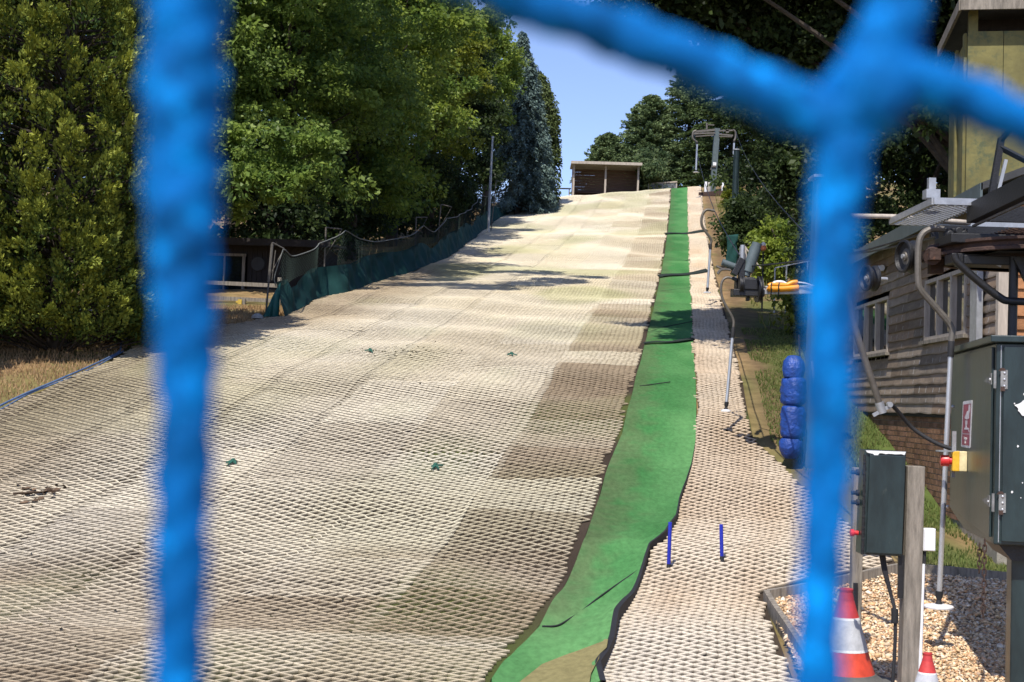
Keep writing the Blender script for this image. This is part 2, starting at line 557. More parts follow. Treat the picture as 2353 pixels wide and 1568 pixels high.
    # base sheet
    ys = np.arange(y0, y1 + .01, .3)
    ts = np.linspace(0, 1, 40)
    YY = np.repeat(ys[:, None], 40, 1)
    XX = xa(ys)[:, None] * (1 - ts) + xb(ys)[:, None] * ts
    bv = np.stack([XX, YY, H(XX, YY) + .006], -1).reshape(-1, 3)
    bi = np.arange(len(bv)).reshape(YY.shape) + len(Vv)
    bf = np.stack([bi[:-1, :-1], bi[:-1, 1:], bi[1:, 1:], bi[1:, :-1]], -1).reshape(-1, 4)
    bn = vnoise(bv[:, 0] * 2, bv[:, 1] * 2, 8)[:, None]
    bu = (ref or xb)(bv[:, 1]) - bv[:, 0]
    gr = sstep(.62, .78, vnoise(bu * .8 + 3, bv[:, 1] * .35, 12))[:, None]
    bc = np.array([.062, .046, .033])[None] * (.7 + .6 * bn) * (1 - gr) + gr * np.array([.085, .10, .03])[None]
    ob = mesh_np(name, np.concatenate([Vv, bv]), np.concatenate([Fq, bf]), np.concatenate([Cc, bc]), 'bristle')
    return tag(ob, kind='structure')

def piste_tone(u, y, tu, tv):
    cream = np.array([.80, .69, .475])
    pale = np.array([.80, .73, .59])
    brown = np.array([.45, .345, .225])
    olive = np.array([.46, .46, .22])
    r1, r2, r3 = hsh(tu, tv, 1), hsh(tu, tv, 2), hsh(tu, tv, 3)
    far = sstep(30, 45, y)
    wb = sstep(.7, 1.0, r1) * .28
    strip = (1 - sstep(1.45, 1.6, u)) * np.where(hsh(3, np.floor(y / 1.6), 43) > .80, .0, .42 + .55 * hsh(5, np.floor(y / 1.6), 41)) * (1 - .30 * far)
    low = (1 - sstep(13.4, 17.2, y + 2.2 * (vnoise(u * .9, y * .9, 4) - .5))) * (.35 + .6 * hsh(tu, np.floor(y / 1.4), 42))
    edgeb = 1 - sstep(.5, 3.2, (slx(y) - u) - lex(y))
    wb = np.clip(np.maximum.reduce([wb * (1 - .2 * far), strip, low, edgeb * .8 * (1 - sstep(45, 60, y))]), 0, 1)
    wo = sstep(.55, .8, vnoise(u * .45 + 9, y * .22, 6)) * (.35 + .65 * far * (1 - sstep(60, 75, y)) + .35 * sstep(60, 75, y))
    p = (.25 + .4 * r3 + .5 * (vnoise(u * .5, y * .3, 51) - .5))[:, None]
    c = cream * (1 - p) + pale * p
    c = c * (1 - wb[:, None]) + brown * wb[:, None]
    wo = wo[:, None] * .6
    c = c * (1 - wo) + olive * wo
    c = c * (.94 + .10 * hsh(tu, tv, 5))[:, None]
    hh = .88 + .26 * hsh(tu, tv, 6) - .15 * wb
    th = (.95 + .42 * hsh(tu, tv, 7) ** 1.4) * (1 - .50 * wb)
    return c, hh, th

def track_tone(u, y, tu, tv):
    a = np.array([.66, .50, .34])
    b = np.array([.78, .67, .51])
    r1 = hsh(tu, tv, 11)
    p = (vnoise(u * 2.5, y * .5, 13) * .7 + .3 * r1)[:, None]
    c = a * (1 - p) + b * p
    g = (1 - sstep(12.5, 14.5, y))[:, None]
    c = c * (1 - g) + np.array([.74, .655, .52]) * g
    w = ((tv % 5) == 0).astype(float)[:, None] * .0
    return c, .85 + .3 * hsh(tu, tv, 14), 1.65 + .35 * hsh(tu, tv, 15)

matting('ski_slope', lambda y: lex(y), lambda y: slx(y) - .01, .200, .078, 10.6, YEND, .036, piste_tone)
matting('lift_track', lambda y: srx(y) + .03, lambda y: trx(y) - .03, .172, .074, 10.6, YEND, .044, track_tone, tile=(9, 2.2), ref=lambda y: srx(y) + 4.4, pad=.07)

# ------------------------------------------------------------------ green carpet runner
run = thing('carpet_runner', G(1400, 1300), 'long green carpet runner up the slope with a torn near end', 'carpet')
ys = np.concatenate([np.arange(10.7, 30, .10), np.arange(30, YEND, .3)])
NC = 22
ts = np.linspace(0, 1, NC)
YY = np.repeat(ys[:, None], NC, 1)
XX = slx(ys)[:, None] * (1 - ts) + srx(ys)[:, None] * ts
nearw = 1 - sstep(15, 24, YY)
lift = .035 + nearw * (.10 * ts ** 3 - .02 * np.sin(math.pi * ts) + .020 * np.sin(YY * 3.2 - 4.5 * ts + 2 * vnoise(YY, ts * 3, 3)))
lift += .012 * (vnoise(XX * 3, YY * 1.2, 21) - .5) * 2
ZZ = H(XX, YY) + lift
carpet_z = lambda x, y: h1(x, y) + .05 + (.06 if y < 18 else 0)
n1 = vnoise(XX * 2.2, YY * .9, 31)
n2 = vnoise(XX * 7, YY * 5, 32)
g0, g1 = np.array([.040, .165, .046]), np.array([.125, .295, .105])
pp = np.clip(.25 + .6 * (n1 - .35) + .35 * nearw * (1 - sstep(12, 17, YY)) + .35 * (ts - .5), 0, 1)[..., None]
CC = g0 * (1 - pp) + g1 * pp
dirt = (sstep(.46, .04, ts + .5 * (n2 - .5) - .14 * (1 - sstep(19, 24, YY))) * (.30 + .40 * n2) * (1 - .35 * sstep(50, 60, YY)) * sstep(12.2, 14, YY))[..., None]
CC = CC * (1 - dirt) + np.array([.13, .135, .07]) * dirt
bands = hsh(np.floor(YY / 3.3), 0 * YY, 41)[..., None]
CC = CC * (.86 + .22 * bands)
ix = np.arange(YY.size).reshape(YY.shape)
F = np.stack([ix[:-1, :-1], ix[:-1, 1:], ix[1:, 1:], ix[1:, :-1]], -1).reshape(-1, 4)
mesh_np('carpet', np.stack([XX, YY, ZZ], -1).reshape(-1, 3), F, CC.reshape(-1, 3), 'carpet', run, smooth=True)
mb = MB()
for i in range(len(ys) - 1):
    if ys[i] < 21:
        a, b = Vector((XX[i, -1], ys[i], ZZ[i, -1])), Vector((XX[i + 1, -1], ys[i + 1], ZZ[i + 1, -1]))
        k = 1 - float(sstep(17, 21, ys[i]))
        wv = .004 + .034 * k * (.35 + .65 * float(1 - sstep(13.5, 16, ys[i])))
        mb.sheet([[a + Vector((-.25 * wv, 0, .006)), a + Vector((wv, 0, .004)), a + Vector((wv * 1.1, 0, -.13))],
                  [b + Vector((-.25 * wv, 0, .006)), b + Vector((wv, 0, .004)), b + Vector((wv * 1.1, 0, -.13))]])
obj('edge_band', mb, 'rubber', run, smooth=False)
def on_carpet(px, py, up=.004):
    g = G(px, py)
    for _ in range(3):
        i = int(np.argmin(np.abs(ys - g.y)))
        t = (g.x - slx(g.y)) / max(.05, srx(g.y) - slx(g.y))
        zc = float(np.interp(np.clip(t, 0, 1), ts, ZZ[i]))
        d = g.y - .0
        r = ray(px, py)
        d = d + (EZ + r.z * d - zc) / max(.02, (-r.z + .16))
        g = Vector((r.x * d, d, zc))
    return g + Vector((0, 0, up))
for pts in ([(1246, 1441), (1280, 1440), (1310, 1422), (1334, 1406), (1375, 1375), (1420, 1343), (1474, 1304)],
            [(1482, 760), (1592, 742)], [(1505, 700), (1590, 694)], [(1520, 607), (1586, 598)], [(1512, 668), (1588, 661)], [(1470, 888), (1540, 880)]):
    mb = MB(); mb.tube(spline([on_carpet(*p) for p in pts], 6), .010, 5)
    obj('seam', mb, 'rubber', run)
poly = [(1185, 1580), (1246, 1531), (1307, 1507), (1378, 1487), (1389, 1473), (1397, 1475), (1394, 1494), (1378, 1511), (1376, 1525), (1358, 1555), (1352, 1590)]
pts3 = [on_carpet(*p, up=.012) for p in poly]
mb = MB(); mb.col = (.26, .225, .10)
mb.prism(pts3, (0, 0, .006))
bk = obj('torn_backing', mb, 'carpet', run)
bk['label'] = 'bare tan backing where the green pile has torn off'

for k, (a, b, depth, lab) in enumerate([((1530, 541), (1628, 535), .9, 'dark sheet standing in for a shadow bar across the runner and track just below the far hanger hook'),
                                 ((1516, 642), (1630, 629), .95, 'dark sheet standing in for a shadow bar across the runner and track about halfway up'),
                                 ((1480, 797), (1593, 788), .22, 'narrow dark sheet standing in for a shadow bar across the green runner by the tree shadow')]):
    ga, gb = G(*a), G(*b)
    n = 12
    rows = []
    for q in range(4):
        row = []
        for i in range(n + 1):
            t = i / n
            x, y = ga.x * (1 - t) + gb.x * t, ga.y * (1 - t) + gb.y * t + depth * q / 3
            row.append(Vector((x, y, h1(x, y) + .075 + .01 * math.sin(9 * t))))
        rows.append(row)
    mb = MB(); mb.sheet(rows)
    mb.c = [(.022, .032, .026)] * len(mb.v)  # dark colour standing in for bars of shade on the runner
    o = obj('shade_sheet', mb, 'vcrough')
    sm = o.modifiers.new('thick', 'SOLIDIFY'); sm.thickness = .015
    tag(o, lab, 'shade sheet', 'dark sheets standing in for shade across the runner')

# ------------------------------------------------------------------ small things on the matting
for a, b, lab in (((1536, 1316), (1540, 1200), 'left blue plastic marker post beside the curled edge of the green runner'),
                  ((1659, 1299), (1657, 1205), 'right blue plastic marker post out on the beige lift track')):
    g = G(*a)
    top = P(b[0], b[1], g.y)
    t = thing('marker_post', g, lab, 'post', 'blue marker posts on the lift track')
    ax = (top - g).normalized()
    mb = MB(); mb.lathe(g + ax * .05, [(.001, 0), (.021, 0), (.021, (top - g).length - .055), (.019, (top - g).length - .05), (.001, (top - g).length - .05)], ax, 16)
    obj('tube', mb, 'blue_plastic', t)
    mb = MB(); mb.lathe(g + Vector((0, 0, -.01)), [(.03, 0), (.034, .03), (.024, .05), (.022, .10), (.012, .10)], ax, 14)
    obj('base', mb, 'rubber', t)
for (px, py), lab in (((1000, 1084), 'green plastic star peg lying right of middle on the cream matting'), ((535, 1074), 'green plastic star peg close beside the blurred left cord'),
                      ((850, 814), 'faded green star peg farther up near the green stains'), ((1175, 823), 'farthest right green star peg on the upper matting')):
    g = G(px, py)
    mb = MB()
    pl = []
    rot_, sc_ = px * .37, .75 + .3 * ((px * 7) % 10) / 10
    for k in range(10):
        a = math.pi * k / 5 + rot_
        r = sc_ * ((.11 + .06 * math.sin(k * px)) if k % 2 == 0 else .04)
        x, y = g.x + r * math.cos(a), g.y + r * 1.6 * math.sin(a)
        pl.append(Vector((x, y, h1(x, y) + .05 + (.025 if k % 2 else 0))))
    mb.col = (.025, .11, .075)
    mb.prism(pl, (0, 0, .02))
    mb.lathe(g + Vector((0, 0, .07)), [(.03, 0), (.03, .04), (.015, .05)], n=8)
    tag(obj('star_peg', mb, 'vc'), lab, 'peg', 'green star pegs on the matting')
# twig and scraps
g = G(95, 1142)
mb = MB()
for k in range(26):
    x, y = g.x + rng.normal(0, .16), g.y + rng.normal(0, .22)
    z = h1(x, y) + .05
    mb.col = tuple(np.array([.10, .065, .04]) * rng.uniform(.6, 1.5))
    a = rng.uniform(0, 6.28)
    l = rng.uniform(.03, .09)
    dv, ev = Vector((math.cos(a) * l, math.sin(a) * l, .01)), Vector((-math.sin(a) * l * .5, math.cos(a) * l * .5, .02))
    mb.poly([Vector((x, y, z)) - dv, Vector((x, y, z)) + ev, Vector((x, y, z)) + dv, Vector((x, y, z + .01)) - ev])
mb.tube([Vector((g.x - .25, g.y - .3, g.z + .05)), Vector((g.x, g.y, g.z + .06)), Vector((g.x + .22, g.y + .35, g.z + .06))], .012, 6)
tag(obj('dead_twig', mb, 'vcrough'), 'dead brown twig with curled leaves on the matting at the left', 'twig')
mb = MB()
for k in range(150):
    px, py = rng.uniform(0, 1400), rng.uniform(880, 1540)
    if rng.random() < .5:
        px, py = rng.normal(920, 60), rng.normal(812, 8)
    g = G(px, py)
    if g.x > slx(g.y):
        continue
    l = rng.uniform(.008, .035)
    a = rng.uniform(0, 6.28)
    mb.col = tuple(np.array([.07, .06, .03]) * rng.uniform(.5, 1.4))
    dv, ev = Vector((math.cos(a) * l, math.sin(a) * l, 0)), Vector((-math.sin(a) * l * .6, math.cos(a) * l * .6, .012))
    c = Vector((g.x, g.y, g.z + .045))
    mb.poly([c - dv, c + ev, c + dv, c - ev])
o = obj('leaf_litter', mb, 'vcrough'); tag(o, 'dark scraps of dry leaf scattered over the matting', 'leaves', kind='stuff')

# blue hose along the left edge
pth = [G(*p) + Vector((0, 0, .05)) for p in [(-60, 972), (0, 940), (60, 912), (130, 882), (200, 851), (255, 826), (275, 812), (280, 792), (300, 775), (345, 764), (390, 757)]]
mb = MB(); mb.tube(spline(pth, 8), .018, 8)
mb.tube(spline([p + Vector((.05 + .03 * math.sin(i * 2.1), .06, -.01)) for i, p in enumerate(pth[:7])], 8), .014, 8)
tag(obj('hose', mb, 'hose'), 'pale blue hose running along the left edge of the matting', 'hose')

# ------------------------------------------------------------------ vegetation
def leaf_quads(C, axis, L, Wd, r, tint):
    """rhombic leaves: centres C (n,3), axis directions (n,3)"""
    n = len(C)
    a = axis / (np.linalg.norm(axis, axis=1, keepdims=True) + 1e-9)
    b = np.cross(a, r.normal(size=(n, 3)))
    b /= np.linalg.norm(b, axis=1, keepdims=True) + 1e-9
    L = np.broadcast_to(L, n)[:, None]
    Wd = np.broadcast_to(Wd, n)[:, None]
    nn = np.cross(a, b)
    V = np.stack([C - a * L / 2, C + b * Wd / 2 + nn * Wd * .18, C + a * L / 2, C - b * Wd / 2 + nn * Wd * .18], 1).reshape(-1, 3)
    F = np.arange(4 * n).reshape(n, 4)
    return V, F, np.repeat(tint, 4, axis=0)

def sph(r, n):
    v = r.normal(size=(n, 3))
    return v / np.linalg.norm(v, axis=1, keepdims=True)

def broadleaf(base, height, R, seed, label, n_clump=420, per=85, leaf=.13, pal=((.055, .10, .022), (.10, .155, .035)), zlow=.18, squash=1.0, clump_r=.42,
              lean=(0, 0), group='trees beside the slope', cat='tree', name='broadleaf_tree', spread=1.0, lobes=None):
    r = np.random.default_rng(seed)
    t = thing(name, base, label, cat, group)
    b = np.array(base)
    mb = MB()
    top = Vector(base) + Vector((lean[0] * .7, lean[1] * .7, height * .72))
    tp = spline([Vector(base) + Vector((0, 0, -.3)), Vector(base) + Vector((.1, .05, height * .25)), Vector(base) + Vector((lean[0] * .35 + .15, lean[1] * .35 - .1, height * .5)), top], 5)
    tr = max(.12, height * .018)
    mb.tube(tp, [tr * (1 - .8 * i / (len(tp) - 1)) for i in range(len(tp))], 9)
    if lobes is None:
        lobes = []
        nl = 9
        for k in range(nl):
            f = (k + .5) / nl
            zz = height * (zlow + (1 - zlow) * f)
            rad = R * (math.sin(math.pi * (.14 + .74 * f)) ** .7)
            for q in range(3):
                a = r.uniform(0, 6.28)
                off = rad * r.uniform(.25, .62)
                lobes.append((lean[0] * f + off * math.cos(a), lean[1] * f + off * math.sin(a), zz + r.normal(0, height * .02), rad * r.uniform(.38, .62)))
    lobes = np.array(lobes)
    for k in range(0, len(lobes), 2):
        l = lobes[k]
        s = tp[min(len(tp) - 1, max(2, int(len(tp) * min(.95, l[2] / height * .8))))]
        e = Vector((b[0] + l[0], b[1] + l[1], b[2] + l[2]))
        m2 = (s + e) / 2 + Vector((r.normal(0, .25), r.normal(0, .25), .3))
        lp = spline([s, m2, e], 4)
        mb.tube(lp, [tr * .38 * (1 - .85 * i / (len(lp) - 1)) for i in range(len(lp))], 6)
    obj('trunk', mb, 'bark', t)
    w = lobes[:, 3] ** 2
    ch = r.choice(len(lobes), n_clump, p=w / w.sum())
    dirs = sph(r, n_clump)
    dirs[:, 2] = np.abs(dirs[:, 2]) * np.where(r.random(n_clump) < .72, 1, -.7)
    cc = b[None] + lobes[ch, :3] + dirs * lobes[ch, 3:4] * (r.uniform(.55, 1.12, (n_clump, 1))) * np.array([1, 1, squash])
    per_n = r.integers(int(per * .5), int(per * 1.5), n_clump)
    ci = np.repeat(np.arange(n_clump), per_n)
    n = len(ci)
    cr = clump_r * r.uniform(.6, 1.35, n_clump)
    d = sph(r, n) * (r.random((n, 1)) ** .45) * cr[ci][:, None] * np.array([1.15, 1.15, .72])
    pos = cc[ci] + d
    ax = d * 1.2 / cr[ci][:, None] + r.normal(0, .6, (n, 3)) + np.array([0, 0, -.35])
    mixc = np.clip(r.beta(1.6, 1.6, n_clump)[ci] + r.normal(0, .16, n), 0, 1)[:, None]
    tint = np.array(pal[0]) * (1 - mixc) + np.array(pal[1]) * mixc
    tint = tint * r.uniform(.8, 1.2, (n, 1))
    Ls = leaf * (r.uniform(.7, 1.45, n_clump)[ci]) * r.uniform(.6, 1.4, n)
    V, F, C = leaf_quads(pos, ax, Ls, Ls * .55, r, tint)
    mesh_np('crown', V, F, C, 'leaf', t)
    return t

def conifer(base, height, R, seed, label, pal, n_br=260, per=120, spray=.11, droop=.35, z0=.06, power=.8, cat='tree', name='conifer_tree', group='trees beside the slope', hang=.0, up=0., lean=0.):
    r = np.random.default_rng(seed)
    t = thing(name, base, label, cat, group)
    b = np.array(base)
    mb = MB()
    mb.tube([Vector(base) + Vector((0, 0, -.3)), Vector(base) + Vector((lean * .5, 0, height * .5)), Vector(base) + Vector((lean, 0, height * .98))], [height * .017, height * .011, .02], 9)
    V, F, C = [], [], []
    P0, AX, TI = [], [], []
    for k in range(n_br):
        f = r.random() ** .85
        f = z0 + (1 - z0) * f
        Ln = R * max(.05, (1 - f) ** power) * r.uniform(.7, 1.12) + .15
        a = r.uniform(0, 2 * math.pi)
        dv = np.array([math.cos(a), math.sin(a), 0])
        zb = height * f
        m = int(per * (.35 + .65 * Ln / R))
        s = r.random(m) ** .6
        wid = Ln * .22 * (1.05 - s) + .12
        perp = np.array([-dv[1], dv[0], 0])
        lat = r.normal(0, .5, m) * wid
        p = b + np.array([lean * f, 0, 0]) + dv * (s * Ln)[:, None] + perp * lat[:, None]
        z = zb + up * s * Ln - droop * s ** 1.6 * Ln - hang * r.random(m) * (.3 + s) + r.normal(0, .05, m) - .35 * np.abs(lat) * (droop > 0)
        p[:, 2] += z
        P0.append(p)
        AX.append(dv * .8 + perp * np.sign(lat)[:, None] * .6 + np.array([0, 0, up * .6 - droop * .5 - hang]) + r.normal(0, .28, (m, 3)))
        mixc = np.clip(r.random() * .7 + .3 * s + r.normal(0, .12, m), 0, 1)[:, None]
        TI.append((np.array(pal[0]) * (1 - mixc) + np.array(pal[1]) * mixc) * r.uniform(.85, 1.15, (m, 1)))
        if k % 4 == 0:
            e = Vector(b + np.array([lean * f, 0, 0]) + dv * Ln * .8 + np.array([0, 0, zb + up * .8 * Ln - droop * .7 * Ln]))
            mb.tube([Vector((b[0] + lean * f, b[1], b[2] + zb)), e], [.035, .008], 5)
    obj('trunk', mb, 'bark', t)
    p, ax, ti = np.concatenate(P0), np.concatenate(AX), np.concatenate(TI)
    Ls = spray * r.uniform(.7, 1.4, len(p))
    V, F, C = leaf_quads(p, ax, Ls, Ls * .42, r, ti)
    mesh_np('crown', V, F, C, 'needle', t)
    return t

def plume_tree(base, height, R, seed, label, pal, n_pl=620, per=95, spray=.09):
    """golden cypress: upright plumes of feathery sprays over an egg-shaped crown"""
    r = np.random.default_rng(seed)
    t = thing('golden_cypress', base, label, 'tree', 'trees beside the slope')
    b = np.array(base)
    mb = MB()
    mb.tube([Vector(base) + Vector((0, 0, -.3)), Vector(base) + Vector((0, 0, height * .5)), Vector(base) + Vector((0, 0, height * .9))], [.2, .12, .03], 9)
    P0, AX, TI = [], [], []
    for k in range(n_pl):
        f = r.random() ** 1.15
        a = r.uniform(0, 2 * math.pi)
        prof = (math.sin(math.pi * (.22 + .70 * f))) ** .65
        lump = .82 + .3 * float(vnoise(a * 1.6, f * 7, seed))
        rad = R * prof * lump * (r.uniform(.45, 1.05) if r.random() < .35 else r.uniform(.85, 1.06))
        c = b + np.array([rad * math.cos(a), rad * math.sin(a), height * (.015 + .93 * f)])
        out = np.array([math.cos(a), math.sin(a), 0])
        d0 = out * r.uniform(.45, 1.0) + np.array([0, 0, r.uniform(.35, 1.0)]) + r.normal(0, .25, 3)
        d0 /= np.linalg.norm(d0)
        Ln = r.uniform(.35, .75)
        m = int(per * r.uniform(.6, 1.3))
        s = r.random(m) ** .8
        wd = .17 * (1.1 - s) + .04
        q = sph(r, m) * wd[:, None]
        P0.append(c + d0 * (s * Ln)[:, None] + q)
        AX.append(d0 + q / wd[:, None] * .6 + r.normal(0, .2, (m, 3)))
        tone = r.beta(1.4, 1.2)
        mixc = np.clip(tone * .55 + .5 * (s - .45) + r.normal(0, .1, m), 0, 1)[:, None]
        TI.append((np.array(pal[0]) * (1 - mixc) + np.array(pal[1]) * mixc))
        if k % 5 == 0:
            mb.tube([Vector((b[0], b[1], c[2] - .5)), Vector(c)], [.03, .01], 5)
    obj('trunk', mb, 'bark', t)
    p, ax, ti = np.concatenate(P0), np.concatenate(AX), np.concatenate(TI)
    Ls = spray * r.uniform(.7, 1.4, len(p))
    V, F, C = leaf_quads(p, ax, Ls, Ls * .5, r, ti)
    mesh_np('crown', V, F, C, 'needle', t)
    return t

def at(X, Y, dz=0.):
    return Vector((X, Y, h1(X, Y) + dz))

ASH = ((.12, .20, .038), (.35, .43, .07))
ASH2 = ((.115, .195, .045), (.31, .41, .08))
LIME = ((.10, .15, .018), (.30, .32, .04))
DARK = ((.022, .042, .016), (.085, .125, .036))
plume_tree(at(-8.9, 27.5), 10.5, 2.45, 3, 'golden green cypress filling the left corner of the picture', ((.055, .10, .024), (.44, .46, .07)), n_pl=2300, per=110)
plume_tree(at(-12.4, 23.4), 9, 2.3, 4, 'cypress standing just outside the left edge and shading the bank', ((.04, .07, .014), (.26, .26, .035)), n_pl=700, per=90, spray=.12)
broadleaf(at(-9.2, 36.8), 16.5, 4, 26, 'tall ash behind the left cord spreading high over the slope', 300, 90, .17, ASH2, clump_r=.5,
          lobes=[(4.3, 1, 13, 1.1), (5.9, -1.5, 12.6, 1.0), (7.3, 0, 12.8, .9), (3.4, 2, 15, 1.2), (5, -2.6, 14, 1.1), (6.6, 3.5, 13.4, 1.0), (8.2, 1.6, 12.4, .8), (2.5, 4.5, 13.2, 1.2), (4.6, 5.4, 14.0, 1.1), (7.6, 5.0, 13.0, .8),
                 (3.6, -1.5, 12.5, 1.0), (2.0, 1.2, 12.4, 1.1), (5.8, 7.5, 14.2, .9), (3.2, 8.0, 13.6, 1.0), (9.2, 3.4, 12.6, .6)])
plume_tree(at(-12.3, 29.0), 11, 2.8, 5, 'darker cypress mostly hidden behind the golden one at the far left', ((.04, .07, .014), (.26, .26, .035)), n_pl=1000, per=100)
broadleaf(at(-17, 40), 16, 5, 21, 'large tree behind both cypresses at the far left', 420, 80, .2, DARK, zlow=.04, clump_r=.75)
broadleaf(at(-22, 52), 18, 6, 22, 'farthest left background tree seen through gaps in the cypresses', 420, 80, .24, DARK, zlow=.03, clump_r=.85)
broadleaf(at(-11.5, 47.5), 8, 3.4, 23, 'dark low tree directly behind the clock hut', 420, 80, .16, DARK, zlow=.03, clump_r=.55)
broadleaf(at(-17.5, 62), 9, 5, 24, 'dark low thicket tree deep in the left wood', 380, 80, .22, DARK, zlow=.03, clump_r=.75)
broadleaf(at(-10.6, 43), 15, 3.9, 11, 'broad dark green tree right behind the left blue cord', 520, 90, .15, ASH2, clump_r=.5)
broadleaf(at(-9.3, 38.4), 6.6, 1.6, 25, 'small leafy tree hanging over the left half of the clock hut', 190, 80, .13, ASH2, clump_r=.36,
          lobes=[(1.2, 0, 2.1, .5), (1.7, -.2, 2.8, .8), (.5, 0, 2.6, .9), (1.2, .2, 3.6, 1), (2.5, 0, 3.0, .7), (0, 0, 4, .9), (3.2, .2, 3.1, .6), (2.2, .3, 4.2, .9), (3.6, .4, 4.0, .8)])
broadleaf(at(-7.6, 46), 15.5, 3.9, 12, 'leafy ash tree above the dark hut with the clock', 620, 95, .15, ASH2, zlow=.12, clump_r=.5)
broadleaf(at(-6.3, 53), 16, 4.0, 13, 'large mid green ash rising behind the start of the netting fence', 640, 95, .16, ASH, zlow=.1, clump_r=.52)
broadleaf(at(-5.4, 61), 15.5, 3.9, 14, 'bright green ash in the middle of the left row', 600, 95, .17, ASH, zlow=.08, clump_r=.55)
broadleaf(at(-4.3, 69), 14, 3.4, 15, 'yellow green tree with drooping boughs beside the tall thin pole', 560, 90, .17, LIME, zlow=.06, clump_r=.5)
broadleaf(at(-3.4, 78), 13, 3.0, 16, 'dark hedge like tree at the upper end of the netting fence', 460, 90, .18, DARK, zlow=.04, clump_r=.5)
broadleaf(at(-1.9, 84), 13.5, 2.3, 17, 'slim pale green tree standing just before the blue spruce', 320, 80, .19, ASH, zlow=.35, clump_r=.45)
broadleaf(at(-14, 50), 18, 5, 18, 'tall tree at the back of the left wood behind the cypress', 520, 85, .2, ASH2, clump_r=.7)
broadleaf(at(-13, 64), 20, 5.5, 19, 'tallest tree at the back of the left wood behind the ashes', 520, 85, .22, DARK, clump_r=.75)
broadleaf(at(-10, 80), 17, 4.5, 20, 'dark background tree in the left wood behind the yellow green tree', 420, 80, .22, DARK, clump_r=.7)
# low shade growth along the foot of the left wood
for k, (X, Y, s) in enumerate([(-7.0, 44, 1.4), (-6.3, 49, 1.5), (-5.4, 55, 1.6), (-4.6, 62, 1.5), (-3.6, 69, 1.5), (-2.6, 76, 1.3)]):
    broadleaf(at(X - .9, Y), 2.6 * s, 1.5 * s, 60 + k, ['dark shrub below the ash nearest the clock hut', 'dark shrub behind the second post of the netting fence', 'dark shrub between the second and third fence posts',
              'dark shrub behind the third fence post', 'dark shrub behind the fourth fence post', 'dark shrub at the foot of the tall thin pole'][k], 130, 80, .15, DARK, zlow=.05, clump_r=.45,
              cat='shrub', name='shrub', group='shrubs behind the netting fence')
SPR = ((.055, .09, .078), (.17, .24, .21))
conifer(at(.1, 89.5), 11.8, 2.75, 31, 'blue grey spruce at the head of the left tree row', SPR, 520, 130, .2, droop=.42, hang=.5, power=.6, name='blue_spruce')
conifer(at(1.25, 93), 9.2, 2.0, 32, 'olive green weeping conifer against the sky behind the blue spruce', ((.035, .06, .02), (.12, .15, .045)), 340, 120, .2, droop=.5, hang=.7, power=.26, name='weeping_conifer')
LAR = ((.05, .095, .04), (.20, .26, .11))
conifer(at(7.0, 108), 5.6, 3.0, 33, 'low spreading larch right behind the left half of the open shelter', LAR, 420, 120, .22, droop=.05, power=.55, up=.22, name='larch_tree', z0=.02)
conifer(at(10.0, 109), 8.6, 3.7, 34, 'broad larch behind the right half of the open shelter', LAR, 520, 120, .22, droop=.1, power=.5, up=.2, name='larch_tree', z0=.02, lean=.3)
conifer(at(13.2, 110), 11.5, 4.1, 35, 'tall larch behind the head of the green runner', LAR, 560, 120, .22, droop=.1, power=.5, up=.18, name='larch_tree', z0=.02, lean=.4)
conifer(at(16.3, 106), 14.5, 4.4, 38, 'tallest dark larch rising right behind the top lift pylon', DARK, 560, 110, .24, droop=.15, power=.5, name='larch_tree', z0=.02)
conifer(at(19.5, 108), 12, 4.2, 36, 'dark larch well right of the top lift pylon', DARK, 480, 110, .24, droop=.15, power=.5, name='larch_tree', z0=.02)
broadleaf(at(9.9, 103), 3.0, 1.5, 37, 'round dark bush at the right end of the open shelter', 110, 80, .2, LAR, zlow=.05, clump_r=.45, cat='bush', name='bush', group='bushes by the lift line')
